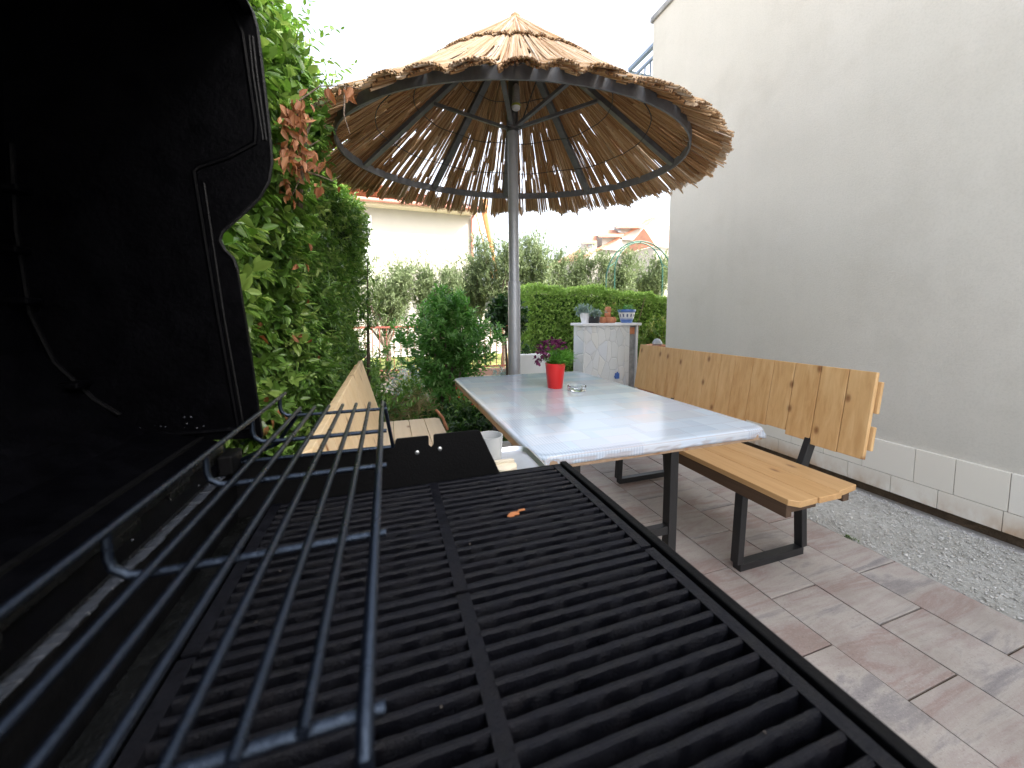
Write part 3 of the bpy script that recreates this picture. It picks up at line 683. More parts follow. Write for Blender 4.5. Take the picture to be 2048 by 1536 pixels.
# resample with the same count: use the outermost topology and inset it towards the middle
outer = cl_ring(0, 0); cxm, cym = (TX0 + TX1) / 2, (TY0 + TY1) / 2
def ins(p, i_, z, dz=0):
    dx = max(abs(p.x - cxm) - 0, 0); dy = abs(p.y - cym)
    sx = math.copysign(max(dx - i_, 0), p.x - cxm); sy = math.copysign(max(dy - i_, 0), p.y - cym)
    return (cxm + sx, cym + sy, z + dz)
rings = []
for i_, z_ in ((.02, .7525), (.010, .7522), (.005, .7508), (.0015, .747), (.0, .742)): rings.append([ins(p, i_, z_) for p in outer])
for j, z_ in enumerate((.734, .727, .719)):
    rg = []
    for i, p in enumerate(outer):
        corner = (abs(abs(p.x - cxm) - (TX1 - TX0) / 2) < .06) and (abs(abs(p.y - cym) - (TY1 - TY0) / 2) < .06)
        wv_ = math.sin(i * 1.9) * (.009 if corner else .0015) * (j + 1) / 2 * (1 if corner else 0) + random.uniform(-.0004, .0004)
        left = p.x < TX0 + .02 and p.y > TY0 + .1
        zz = z_ if not left else .742 - (.742 - z_) * .35
        if p.y < TY0 + .02: zz = .742 - (.742 - z_) * 1.1
        rg.append(ins(p, -wv_ + .001, zz, .0016 * math.sin(i * .37) * (j / 2)))
    rings.append(rg)
ringstack(b, rings[::-1], cap0=False)
o = b.build('tablecloth', M['vinyl'], smooth=True)
md = o.modifiers.new('solid', 'SOLIDIFY'); md.thickness = .0012; md.offset = -1
tag(o, 'glossy pale blue and white vinyl cloth printed with patchwork boards, stretched over the table', 'tablecloth')

# red pot with plants
pc = Vector((.958, 2.045, .7525))
pt = thing('flower_pot', 'tall red flower pot with green and purple plants on the table', 'flower pot', pc)
b = MB(); b.lathe([(0, 0), (.043, 0), (.046, .004), (.060, .140), (.063, .152), (.060, .153), (.056, .140), (.0, .135)], pc, 40, cap=False)
b.build('pot', M['red'], pt, smooth=True)
b = MB(); b.lathe([(0, .1385), (.056, .139)], pc, 24, cap=False); b.build('potting_soil', M['soil'], pt)
n = 420
P = np.column_stack([rng.normal(pc.x + .018, .024, n), rng.normal(pc.y, .024, n), np.full(n, pc.z + .138)])
D = np.column_stack([rng.normal(.25, .55, n), rng.normal(0, .55, n), np.full(n, 1.0)])
leaf_mesh('feathery_leaves', *sprigs(P, D, 9, .085, .028, .10, .7, .6, .2), leaf_mat('fern_green', (.06, .20, .02), (.12, .32, .04), (.2, .42, .07)), pt)
b = MB(); tips = []
for dx, dy, dz in ((-.085, -.01, .06), (-.10, .0, .09), (-.07, .02, .11), (-.055, -.03, .12), (.01, .02, .14), (.0, -.02, .125), (.03, .0, .115), (-.095, .01, .03)):
    p0 = pc + Vector((-.01, 0, .14)); p1 = pc + Vector((dx * .5, dy, .14 + dz * .8)); p2 = pc + Vector((dx, dy, .14 + dz)); tips.append(p2)
    b.tube([p0, p1, p2], .0014, 5)
b.build('stems', M['leaf_dark'], pt)
P = np.array([np.array(tp) + rng.normal(0, .014, 3) for tp in tips for _ in range(8)]); D = rng.normal(size=P.shape) + [0, 0, .2]
leaf_mesh('purple_flowers', *sprigs(P, D, 4, .012, .022, .75, 1.0), M['leaf_purple'], pt)
# ashtray
b = MB(); b.lathe([(0, 0), (.050, 0), (.054, .004), (.056, .026), (.053, .030), (.047, .028), (.043, .010), (.0, .008)], n=40, cap=False)
o = b.build('ashtray', M['glass'], smooth=True); o.location = (1.045, 1.93, .7535); tag(o, 'round clear glass ashtray beside the red pot on the table', 'ashtray')
# carton by the pole
b = MB(); b.box((-.035, -.03, 0), (.035, .03, .22)); b.box((-.0352, -.0302, .12), (.0352, .0302, .15), mi=1)
o = b.build('carton', [M['white_cool'], M['black']], bevel=.002); o.location = (.835, 2.66, 0); tag(o, 'small white carton with a dark band standing on the ground beneath the table', 'carton')

# ================================================================== BENCHES
def bench(label, sgn, near, far, mats, uneven):
    """sgn=+1: bench right of the table (back towards +X); -1 mirrored about the table"""
    mx = .93
    def X(x): return x if sgn > 0 else 2 * mx - x
    root = thing('bench', label, 'bench', (X(1.73), 1.8, 0), None)
    mb, ms, mr = mats
    # seat boards run along Y
    b = MB(); edges = [1.522, 1.66, 1.80, 1.945] if sgn > 0 else [1.522, 1.63, 1.735, 1.84, 1.945]
    for i in range(len(edges) - 1):
        x0, x1 = X(edges[i]), X(edges[i + 1]); x0, x1 = min(x0, x1), max(x0, x1)
        c = .03
        pl = [(x0 + .001, near), (x1 - .001, near), (x1 - .001, far), (x0 + .001, far)]
        if i == 0:
            if sgn > 0: pl = [(x0 + c, near), (x1 - .001, near + .004), (x1 - .001, far), (x0 + c, far), (x0, far - c), (x0, near + c)]
            else: pl = [(x0 + .001, near), (x1 - c, near), (x1, near + c), (x1, far - c), (x1 - c, far), (x0 + .001, far)]
        elif i == len(edges) - 2 and sgn > 0: pl[0] = (x0 + .001, near + .012); pl[1] = (x1, near + .03)
        b.prism(pl, 2, .424, .450)
    b.build('seat', ms, root, bevel=.003)
    b = MB(); y0, y1 = near + .035, far - .035
    xx0, xx1 = sorted((X(1.5235), X(1.556))); b.box((xx0, y0, .368), (xx1, y1, .4235))
    xx0, xx1 = sorted((X(1.86), X(1.90))); b.box((xx0, near + .03, .385), (xx1, y1, .4235))
    b.box((min(X(1.556), X(1.70)), y0, .387), (max(X(1.556), X(1.70)), y0 + .02, .4235))
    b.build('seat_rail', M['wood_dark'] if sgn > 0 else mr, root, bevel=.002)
    # back boards, leaning back
    lean = math.atan2(.05 if sgn > 0 else .095, .33)
    b = MB(); y = near + .045; ye = far if sgn > 0 else far - .13; k = 0
    def bp(u, off):   # u: height along the board from z=.56; off: thickness away from the sitter
        return (X((2.006 if sgn > 0 else 1.925) + u * math.sin(lean) + off * math.cos(lean)), .56 + u * math.cos(lean) - off * math.sin(lean))
    while y < ye - .03:
        wd = random.choice((.105, .115, .125, .12)); y2 = min(y + wd, ye)
        if ye - y2 < .05: y2 = ye
        lo = random.uniform(-.025, .02) if uneven else 0; hi = .385 if sgn > 0 else .358
        if uneven and k == 0: lo = -.012
        p1, p2, p3, p4 = bp(lo, 0), bp(hi, 0), bp(hi, .022), bp(lo, .022)
        vs = [(p[0], y + .0014, p[1]) for p in (p1, p2, p3, p4)] + [(p[0], y2 - .0014, p[1]) for p in (p1, p2, p3, p4)]
        if y2 == ye or k == 0:
            for q in (1, 2): 
                i = q + (4 if y2 == ye else 0)
        b.add(vs, [(0, 1, 2, 3), (4, 7, 6, 5), (0, 4, 5, 1), (1, 5, 6, 2), (2, 6, 7, 3), (3, 7, 4, 0)])
        y = y2; k += 1
    b.build('backrest', mb, root, bevel=.0025)
    b = MB()
    for u0, u1 in ((.03, .14), (.20, .345)):
        ps = [bp(u0, .029), bp(u1, .029), bp(u1, .046), bp(u0, .046)]
        yy0 = near + .036 + (0 if uneven else .05)
        vs = [(p[0], yy0, p[1]) for p in ps] + [(p[0], far - (.03 if sgn > 0 else .16), p[1]) for p in ps]
        b.add(vs, [(0, 1, 2, 3), (4, 7, 6, 5), (0, 4, 5, 1), (1, 5, 6, 2), (2, 6, 7, 3), (3, 7, 4, 0)])
    b.build('back_rail', mr, root, bevel=.003)
    for y in (1.25, 2.20) if sgn > 0 else (1.22, 2.25):
        b = MB(); t_ = .022
        b.bar((X(1.53), y, .018), (X(1.95), y, .018), .04, .036)
        b.bar((X(1.53), y, .036), (X(1.542), y, .367), .036, .04, (0, 1, 0)); b.bar((X(1.955), y, .036), (X(1.925), y, .384), .036, .04, (0, 1, 0))
        b.bar((X(1.568), y, .405), (X(1.86), y, .405), .04, .035)
        b.build('leg_frame', M['legs'], root, bevel=.002)
        b = MB(); p0 = (X(1.955), y + .03, .38); e = bp(.16, .047 + .015)
        b.bar(p0, (e[0], y + .03, e[1]), .05, .03, (0, 1, 0)); b.build('back_post', M['legs'], root, bevel=.002)
    return root
r_ = bench('orange-brown varnished pine bench with upright back boards beside the plastered wall', 1, 1.0, 2.69, (M['wood_back'], M['wood_seat'], M['wood_back']), True)
b = MB()
for (y, z, l) in ((1.30, .90, .05), (1.86, .62, .05)):
    pass
r2_ = bench('pale unvarnished pine bench in front of the tall hedge, left of the table', -1, .85, 2.70, (M['wood_pale'], M['wood_pale_seat'], M['wood_pale']), False)

# ================================================================== REED PARASOL
UC = Vector((.935, 2.79, 2.354)); tx, ty = .012, .094
nrm = Vector((-tx, -ty, 1)).normalized(); ax = nrm.cross(Vector((0, 1, 0))).normalized() * -1; ax = Vector((1, 0, tx)).normalized(); ay = nrm.cross(ax)
def U(r, a, hgt): return UC + ax * (r * math.cos(a)) + ay * (r * math.sin(a)) + nrm * hgt
um = thing('reed_parasol', 'big parasol thatched with dry reeds on a grey metal pole behind the table', 'parasol', (UC.x, UC.y, 0))
b = MB(); b.lathe([(.22, 0), (.22, .01), (.06, .02), (.055, .05)], (UC.x + .015, UC.y, 0), 32); b.build('base_plate', M['frame'], um, smooth=True)
b = MB(); b.tube([(UC.x + .018, UC.y, .02), (UC.x + .012, UC.y, 1.44)], .049, 32); b.lathe([(.049, 0), (.05, .004), (.048, .012), (.041, .014)], (UC.x + .012, UC.y, 1.44), 32); b.build('lower_pole', M['pole'], um, smooth=True)
b = MB(); b.tube([(UC.x + .012, UC.y, 1.452), (UC.x, UC.y, 2.60)], .0405, 32); b.build('upper_pole', M['pole'], um, smooth=True)
b = MB(); b.tube([(UC.x, UC.y, 2.6), tuple(U(0, 0, .88))], .038, 20); b.build('crown_tube', M['darkpole'], um, smooth=True)
b = MB(); b.lathe([(.0, 0), (.048, 0), (.048, .03), (0, .03)], (UC.x, UC.y, 2.575), 24, cap=False); b.tube([(UC.x - .06, UC.y - .05, 2.60), (UC.x + .05, UC.y - .055, 2.595), (UC.x + .07, UC.y - .02, 2.61)], .006, 8); b.build('collar', M['darkpole'], um, smooth=True)
RR = 1.232
def ringmesh(r, h0, h1, t_, n=96):
    b = MB(); vs = []
    for j in range(n):
        a = 2 * math.pi * j / n
        for rr, hh in ((r - t_ / 2, h0), (r + t_ / 2, h0), (r + t_ / 2, h1), (r - t_ / 2, h1)): vs.append(U(rr, a, hh))
    fs = [(j * 4 + k, j * 4 + (k + 1) % 4, ((j + 1) % n) * 4 + (k + 1) % 4, ((j + 1) % n) * 4 + k) for j in range(n) for k in range(4)]
    b.add(vs, fs); return b
ringmesh(RR, -.014, .045, .012).build('outer_ring', M['frame'], um, smooth=True)
HA = .93       # frame apex above the ring
ANG = [R(a) for a in (-118, -62, -18, 33, 75, 112, 152, 200)]
for a in ANG:
    b = MB(); b.bar(U(RR - .004, a, .02), U(.05, a, HA - .03), .055, .035, nrm); b.build('rib', M['frame'], um)
for i, a in enumerate(ANG):
    if i % 2 == 0 or i == 1:
        b = MB(); e = U(.62, a, HA * .5 - .02); b.bar((UC.x + .04 * math.cos(a), UC.y + .04 * math.sin(a), 2.61), e, .03, .022, nrm); b.build('strut', M['frame'], um)
for r in (.42, .72, .98):
    b = MB(); b.tube([U(r * (1 + .01 * math.sin(5 * 2 * math.pi * j / 64)), 2 * math.pi * j / 64, HA * (1 - r / RR) - .012 + .006 * math.sin(j)) for j in range(64)], .0035, 6, closed=True); b.build('wire_ring', M['wire'], um)
b = MB(); a = R(-70); b.tube([(UC.x + .05, UC.y - .04, 2.62), U(.35, a, .62), U(.9, a, .3)], .005, 6); b.build('wire_ring', M['wire'], um)
# lamp under the crown
lm = Vector((UC.x - .002, UC.y - .085, 2.70))
b = MB(); b.lathe([(.0, .0), (.024, .0), (.03, .006), (.032, .02)], lm, 24, cap=False); b.build('lamp_lens', M['white_cool'], um, smooth=True)
b = MB(); b.lathe([(.032, .02), (.033, .022), (.033, .034), (.032, .036)], lm, 24, cap=False); b.build('lamp_band', M['band'], um, smooth=True)
b = MB(); b.lathe([(.032, .036), (.029, .07), (.027, .075), (.029, .08), (.026, .11), (.025, .16), (.01, .18), (0, .18)], lm, 24, cap=False); b.tube([lm + Vector((.03, .02, .17)), lm + Vector((.045, .05, .02)), lm + Vector((.03, .06, -.08))], .002, 5); b.build('lamp_body', M['grey_stone'], um, smooth=True)

def hsurf(r):   # height of the thatch underside over the ring plane at radius r
    return HA * (1 - r / RR) + .024
def reeds(name, segs, mats, parent):
    """segs: list of (polyline points, r0, r1, tone)"""
    P = np.array([[tuple(p) for p in s[0]] for s in segs]); n, k, _ = P.shape
    r = np.array([s[1] for s in segs]); tone = np.array([s[2] for s in segs])
    d = unit((P[:, -1] - P[:, 0])); up = np.array([[0, 0, 1.]]); sx = unit(np.cross(d, up)); sy = np.cross(sx, d)
    m = 5; ang = 2 * np.pi * np.arange(m) / m
    off = sx[:, None, :] * np.cos(ang)[None, :, None] + sy[:, None, :] * np.sin(ang)[None, :, None]
    V = P[:, :, None, :] + off[:, None] * (r[:, None, None, None] * np.linspace(.8, 1.05, k)[None, :, None, None])
    me = bpy.data.meshes.new(name); nv = n * k * m; me.vertices.add(nv); me.vertices.foreach_set('co', V.ravel())
    F = []
    for i in range(k - 1):
        for j in range(m): F.append((i * m + j, i * m + (j + 1) % m, (i + 1) * m + (j + 1) % m, (i + 1) * m + j))
    F = np.array(F); Q = ((np.arange(n) * k * m)[:, None, None] + F[None]).reshape(-1, 4)
    cap = ((np.arange(n) * k * m)[:, None] + (k - 1) * m + np.arange(m)[None])
    li = np.concatenate([Q.ravel(), cap.ravel()]).astype(np.int32)
    me.loops.add(len(li)); me.loops.foreach_set('vertex_index', li)
    me.polygons.add(len(Q) + n)
    ls = np.concatenate([np.arange(len(Q)) * 4, len(Q) * 4 + np.arange(n) * m]).astype(np.int32); me.polygons.foreach_set('loop_start', ls)
    me.update(calc_edges=True)
    mi = np.concatenate([np.zeros(len(Q)), np.ones(n)]).astype(np.int32)
    for q_ in mats: me.materials.append(q_)
    me.polygons.foreach_set('material_index', mi)
    a = me.attributes.new('tone', 'FLOAT', 'POINT'); a.data.foreach_set('value', np.repeat(tone, k * m).astype(np.float32))
    o = bpy.data.objects.new(name, me); COL.objects.link(o); o.parent = parent; o.matrix_parent_inverse = Matrix.Translation(-parent.location); return o
ROUT = 1.445; NB = 42
def scal(a):
    a = a + .055 * math.sin(a * 7 + 1) + .03 * math.sin(a * 11)
    u = (a / (2 * math.pi) * NB) % 1; return math.sqrt(max(0, 1 - (2 * u - 1) ** 2)), int(a / (2 * math.pi) * NB) % NB
bt = [random.uniform(-.12, .12) for _ in range(NB)]; bl = [random.uniform(-.016, .016) for _ in range(NB)]
LANES = [(random.uniform(0, 2 * math.pi), random.uniform(.0045, .0085), (lambda q: (q, q + random.uniform(.10, .42)))(random.uniform(.4, 1.25))) for _ in range(260)]
LANES += [(random.uniform(1.3, 3.6), random.uniform(.006, .013), (lambda q: (q, q + random.uniform(.12, .4)))(random.uniform(.5, 1.2))) for _ in range(70)]
def pieces(r0, r1, a):
    iv = [(r0, r1)]
    for a0, hw, (ra, rb) in LANES:
        d = (a - a0 + math.pi) % (2 * math.pi) - math.pi
        if abs(d) < hw:
            nv = []
            for p, q in iv:
                if rb <= p or ra >= q: nv.append((p, q)); continue
                if ra - p > .06: nv.append((p, ra + random.uniform(-.02, .02)))
                if q - rb > .06: nv.append((rb + random.uniform(-.02, .02), q))
            iv = nv
    return iv
def addreed(segs, r0, r1, a, *k):
    for p, q in pieces(r0, r1, a): segs.append(mkreed(p, q, a, *k))
def mkreed(r0, r1, a, h, amp, rad, tone, k=5, wob=.02):
    pts = []; da = random.gauss(0, wob)
    s_, ib = scal(a % (2 * math.pi))
    for i in range(k):
        f = i / (k - 1); r = r0 + (r1 - r0) * f
        aa = a + da * (f - .5) * .35 / max(r, .3)
        pts.append(U(r, aa, hsurf(r) + h + amp * s_ * (.25 + .75 * (r / ROUT) ** 2) - .04 * math.sin(aa) * max(0, r - RR) / .2 + random.uniform(-.002, .002)))
    return (pts, rad, tone)
segs = []
for layer in range(2):               # lower mat, a few gaps
    nr = 900 if layer == 0 else 640
    for i in range(nr):
        a = 2 * math.pi * (i + random.random() * .8) / nr
        s_, ib = scal(a)
        r1 = ROUT - .035 + bl[ib] + random.uniform(-.02, .004)
        if random.random() < (.24 if layer == 0 else .62): continue
        r0 = random.uniform(.45, .8)
        if random.random() < .25: r1 -= random.uniform(.1, .5)
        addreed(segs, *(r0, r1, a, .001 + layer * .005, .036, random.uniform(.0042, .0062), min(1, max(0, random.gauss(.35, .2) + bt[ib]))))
for i in range(420):                # inner mat
    a = 2 * math.pi * random.random(); segs.append(mkreed(.04, random.uniform(.5, .95), a, random.uniform(.002, .02), .01, .005, min(1, max(0, random.gauss(.3, .2)))))
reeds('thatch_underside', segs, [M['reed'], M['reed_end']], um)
segs = []
for layer in range(2):               # top layer in arched bundles
    for i in range(2500):
        a = 2 * math.pi * (i + random.random()) / 2500
        s_, ib = scal(a)
        if random.random() < (.25 if layer else .5) + .25 * math.sin(a * 37) * math.sin(a * 5): continue
        r1 = ROUT + bl[ib] + random.gauss(0, .009) + .012 * (1 - s_)
        if random.random() < .05: r1 -= random.uniform(.05, .5)
        r0 = random.uniform(.42, .75) if i % 3 else random.uniform(.8, 1.1)
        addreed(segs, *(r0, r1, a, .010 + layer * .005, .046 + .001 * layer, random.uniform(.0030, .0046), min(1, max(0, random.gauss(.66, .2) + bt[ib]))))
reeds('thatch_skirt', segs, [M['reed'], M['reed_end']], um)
segs = []
for i in range(1500):
    a = 2 * math.pi * i / 1500; s_, ib = scal(a * 26 / NB)
    s_, ib = scal(a * .5); r1 = .64 + 2 * bl[ib] + .04 * math.sin(a * 9) + random.uniform(-.02, .008)
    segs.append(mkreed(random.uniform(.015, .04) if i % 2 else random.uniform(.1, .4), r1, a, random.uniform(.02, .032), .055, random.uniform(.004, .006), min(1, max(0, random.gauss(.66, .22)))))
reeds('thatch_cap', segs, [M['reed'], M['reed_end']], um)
b = MB(); b.lathe([(.04, -.06), (.035, 0), (.015, .02), (0, .025)], U(0, 0, HA + .06), 16, cap=False); b.build('thatch_knot', M['reed'], um)

# ================================================================== PLANTS
def rand_in(n, fn):
    out = []
    while len(out) < n:
        p = fn()
        if p is not None: out.append(p)
    return np.array(out)
# --- tall hedge at the left
hd = thing('tall_hedge', 'tall dense green hedge behind the pale bench, with a dead brown branch', 'hedge', (-.8, 2.8, 0))
def face_x(y, z):
    x = -.46 + .06 * math.sin(y * 2.3 + z * 1.7) + .05 * math.sin(z * 4.1 - y * 3.3) + .035 * math.sin(y * 9 + z * 7)
    if z > 2.2: x -= (z - 2.2) * .12
    x += .22 * max(0, min(1, (y - 3.0) / .8)) * max(0, min(1, (2.45 - z) / .4))
    return x
def top_z(y): return 2.93 + .07 * math.sin(y * 5.1) + .05 * math.sin(y * 11) - .18 * max(0, (y - 3.2))
YH0, YH1 = .9, 4.25
def hp(kind):
    def f():
        y = random.uniform(YH0, YH1); z = random.uniform(.02, top_z(y))
        end = math.sqrt(max(0, 1 - ((y - (YH1 - .4)) / .4) ** 2)) if y > YH1 - .4 else 1
        dep = abs(random.gauss(0, .09))
        if kind == 'top':
            z = top_z(y) - abs(random.gauss(0, .07)); dep = random.uniform(0, .7)
        if kind == 'end':
            y = YH1 - abs(random.gauss(0, .08)); z = random.uniform(.02, top_z(y)); dep = random.uniform(0, .8); end = 1
        x = face_x(y, z) - dep - (1 - end) * .35
        return (x, y, z)
    return f
# near big leaves
P = rand_in(5200, hp('face')); nearm = P[:, 1] < 2.1
D = np.column_stack([np.full(len(P), .9), rng.normal(-.15, .45, len(P)), rng.normal(.35, .5, len(P))])
leaf_mesh('foliage', *sprigs(P[nearm], D[nearm], 8, .10, .062, .48, .9, .55, .25, .25), M['leaf'], hd)
P2 = rand_in(9500, hp('face')); P2 = P2[(P2[:, 1] > 1.7)]
D2 = np.column_stack([np.full(len(P2), .8), rng.normal(-.2, .5, len(P2)), rng.normal(.3, .55, len(P2))])
leaf_mesh('foliage', *sprigs(P2, D2, 8, .10, .050, .40, .85, .46, .28, .2), M['leaf_fine'], hd)
P3 = np.concatenate([rand_in(1500, hp('top')), rand_in(1300, hp('end'))]); D3 = np.column_stack([rng.normal(.2, .4, len(P3)), rng.normal(0, .4, len(P3)), np.full(len(P3), .8)])
leaf_mesh('foliage', *sprigs(P3, D3, 9, .12, .048, .42, .8, .6, .22, .1), M['leaf'], hd)
Pw = np.array([(face_x(y, 2.8) + random.uniform(-.1, .12), y, top_z(y) - random.uniform(0, .5)) for y in rng.uniform(1.8, 4.1, 90)]); Dw = np.column_stack([rng.normal(.7, .4, 90), rng.normal(0, .4, 90), rng.normal(.5, .3, 90)])
leaf_mesh('foliage', *sprigs(Pw, Dw, 11, .26, .055, .40, .8, .6, .2, .1), M['leaf'], hd)
# inner darker leaves, so that the hedge is closed
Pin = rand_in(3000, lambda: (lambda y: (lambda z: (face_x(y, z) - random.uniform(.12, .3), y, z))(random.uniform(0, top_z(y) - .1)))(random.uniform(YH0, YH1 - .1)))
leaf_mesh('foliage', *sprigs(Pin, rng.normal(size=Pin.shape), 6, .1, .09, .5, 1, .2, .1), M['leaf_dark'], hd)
b = MB()
for k in range(26):
    y = random.uniform(YH0, YH1 - .2); x = -.8 + random.uniform(-.1, .1); pts = [(x, y, 0)]
    for j in range(6): pts.append((x + (face_x(y, .45 * (j + 1)) + .8 - .05) * (j + 1) / 6 * random.uniform(.5, 1), y + random.gauss(0, .08), .45 * (j + 1)))
    b.tube(pts, [.018, .015, .012, .009, .007, .005, .003], 6)
b.build('branches', M['bark_dark'], hd)
# dead branch hanging out of it
b = MB(); dead = []
def deadbr(pts, r):
    b.tube(pts, [r * (1 - .7 * i / (len(pts) - 1)) for i in range(len(pts))], 6)
base = at(603, 330, 1.55)
def A(x, y, Y): return tuple(at(x, y, Y))
brs = [[A(600, 420, 1.75), A(603, 340, 1.6), A(612, 270, 1.52), A(625, 235, 1.5)], [A(603, 330, 1.6), A(590, 260, 1.55), A(600, 200, 1.5), A(640, 172, 1.5), A(690, 172, 1.48), A(722, 178, 1.47)],
       [A(605, 340, 1.6), A(640, 352, 1.55), A(665, 362, 1.52), A(682, 350, 1.5)], [A(605, 300, 1.57), A(640, 280, 1.55)], [A(690, 175, 1.48), A(688, 230, 1.48), A(700, 268, 1.48)], [A(603, 350, 1.6), A(585, 390, 1.6)]]
for i, q in enumerate(brs): deadbr(q, .010 if i == 0 else .004)
b.build('dead_branch', M['bark'], hd)
P = []
for (x0, x1, y0, y1, Y, k) in ((558, 612, 205, 330, 1.52, 130), (585, 625, 180, 230, 1.5, 14), (640, 720, 172, 186, 1.48, 13), (625, 655, 300, 335, 1.55, 9), (555, 600, 330, 400, 1.58, 26), (628, 680, 355, 375, 1.52, 7), (570, 640, 290, 345, 1.57, 14)):
    for _ in range(k): P.append(A(random.uniform(x0, x1), random.uniform(y0, y1), Y + random.gauss(0, .04)))
P = np.array(P); D = rng.normal(scale=.45, size=P.shape) + [0, 0, -1]
L1 = .042 * rng.uniform(.6, 1.2, len(P))
leaf_mesh('dead_leaves', P, D, rng.normal(size=P.shape) + [.3, -1, .2], L1, L1 * .42, rng.uniform(0, 1, len(P)), M['leaf_brown'], hd, curl=.25)
P = np.array([A(random.uniform(540, 680), random.uniform(440, 850), 1.4 + random.uniform(0, .9)) for _ in range(16)]); P = np.array([(face_x(p[1], p[2]) + .08, p[1], p[2]) for p in P if p[0] < -.1])
leaf_mesh('dead_leaves', P, rng.normal(scale=.5, size=P.shape) + [.3, 0, -.8], rng.normal(size=P.shape) + [1, -.5, .3], .045, .02, rng.uniform(0, 1, len(P)), M['leaf_brown'], hd, curl=.25)

# --- generic shrub
def shrub(name, label, cat, c, rx, ry, h, n, m, leafL, leafW, mat, stem=.1, zlow=.0, shape=None, trunkmat=None, nst=9, group=None, up=.6, surf=.5, tone=.45, droop=0):
    root = thing(name, label, cat, c, group)
    c = Vector(c)
    def f():
        v = Vector((random.gauss(0, 1), random.gauss(0, 1), random.gauss(0, 1))).normalized() * (random.random() ** surf)
        x, y, z = v.x * rx, v.y * ry, zlow + (h - zlow) * (v.z * .5 + .5)
        wv = 1 + .30 * math.sin(6 * x / rx + 9 * z / h) * math.sin(4 * y / ry + z * 7) + .1 * math.sin(13 * z / h)
        if shape: 
            s = shape((z - zlow) / (h - zlow)); x *= s; y *= s
        return (c.x + x * wv, c.y + y * wv, c.z + z)
    P = rand_in(n, f); ctr = np.array([c.x, c.y, c.z + zlow])
    D = unit(P - ctr - [0, 0, (h - zlow) * .25]) + [0, 0, up] + rng.normal(scale=.3, size=P.shape)
    leaf_mesh('foliage', *sprigs(P, D, m, stem, leafL, leafW, .85, tone, .22, droop), mat, root)
    b = MB()
    for k in range(nst):
        a = 2 * math.pi * k / nst + random.random(); rr = random.uniform(.3, .8)
        sx = shape(.7) if shape else 1
        e = Vector((c.x + rx * rr * sx * math.cos(a), c.y + ry * rr * sx * math.sin(a), c.z + zlow + (h - zlow) * random.uniform(.6, .92)))
        s0 = Vector((c.x + rx * .1 * math.cos(a), c.y + ry * .1 * math.sin(a), c.z)); mid = s0.lerp(e, .45) + Vector((0, 0, .1 * h))
        b.tube([s0, mid, e], [.012 * (h + .3) / 1.3, .009 * (h + .3) / 1.3, .003], 6)
    b.build('stems', trunkmat or M['bark'], root)
    return root
shrub('laurel_bush', 'upright glossy green bush growing by the far left corner of the table', 'bush', (.66, 4.4, 0), .50, .45, 1.42, 1250, 9, .070, .38, M['leaf_bush'], .12, .12, lambda t_: .42 + .62 * math.sin(min(1, t_ * 1.15) * math.pi * .72), nst=14, up=.8, surf=.4)
# small standard trees beside the pole
def standard(label, x, y, h, r, mat, leafL, n=420):
    root = thing('standard_tree', label, 'tree', (x, y, 0))
    b = MB(); b.tube([(x, y, 0), (x + .01, y, h * .35), (x - .01, y, h * .7), (x, y, h)], [.02, .017, .014, .006], 8); b.build('trunk', M['bark_dark'], root)
    P = np.array([x, y, h - r * .3]) + unit(rng.normal(size=(n, 3))) * (rng.uniform(0, 1, (n, 1)) ** .5) * np.array([r, r, r * 1.05])
    leaf_mesh('crown', *sprigs(P, unit(P - [x, y, h - r]) + rng.normal(scale=.3, size=P.shape), 8, .08, leafL, .5, .9, .4, .22, .2), mat, root)
standard('small dark green round-headed tree on a thin black stem left of the parasol pole', 1.52, 4.8, 1.22, .25, M['leaf_dark'], .06, 380)
# tall thin shrub by the hedge end
shrub('slender_shrub', 'thin dark-leaved shrub rising at the right end of the tall hedge', 'shrub', (-.17, 3.15, 0), .14, .14, 1.72, 80, 7, .055, .32, M['leaf_fine'], .12, .55, lambda t_: 1.35 - 1.0 * t_, M['bark_dark'], 1, up=.4, tone=.5)

# --- clipped hedge
bh = thing('clipped_hedge', 'clipped box-shaped bright green hedge behind the white stone counter', 'hedge', (3.6, 6, 0))
def boxp():
    x = random.uniform(2.15, 5.3); fr = random.random(); zt_ = 1.63 - .05 * max(0, x - 3.5) * 2.0 + .03 * math.sin(x * 6) + .02 * math.sin(x * 17)
    if fr < .62: return (x, 5.62 + abs(random.gauss(0, .05)), random.uniform(.0, zt_))
    if fr < .85: return (x, random.uniform(5.62, 6.3), zt_ - abs(random.gauss(0, .03)))
    return (2.15 + abs(random.gauss(0, .04)), random.uniform(5.62, 6.3), random.uniform(0, zt_))
P = rand_in(15000, boxp); D = np.column_stack([rng.normal(-.1, .4, len(P)), rng.normal(-.5, .4, len(P)), rng.normal(.5, .3, len(P))])
tp = P[:, 2] > 1.45
leaf_mesh('foliage', *sprigs(P, D, 7, .055, .030, .42, .8, .5, .25), M['leaf_box'], bh)
b = MB(); b.prism([(2.25, 0), (5.25, 0), (5.25, 1.36), (3.6, 1.50), (2.25, 1.52)], 1, 5.72, 6.22); b.build('inner_growth', M['leaf_dark'], bh)

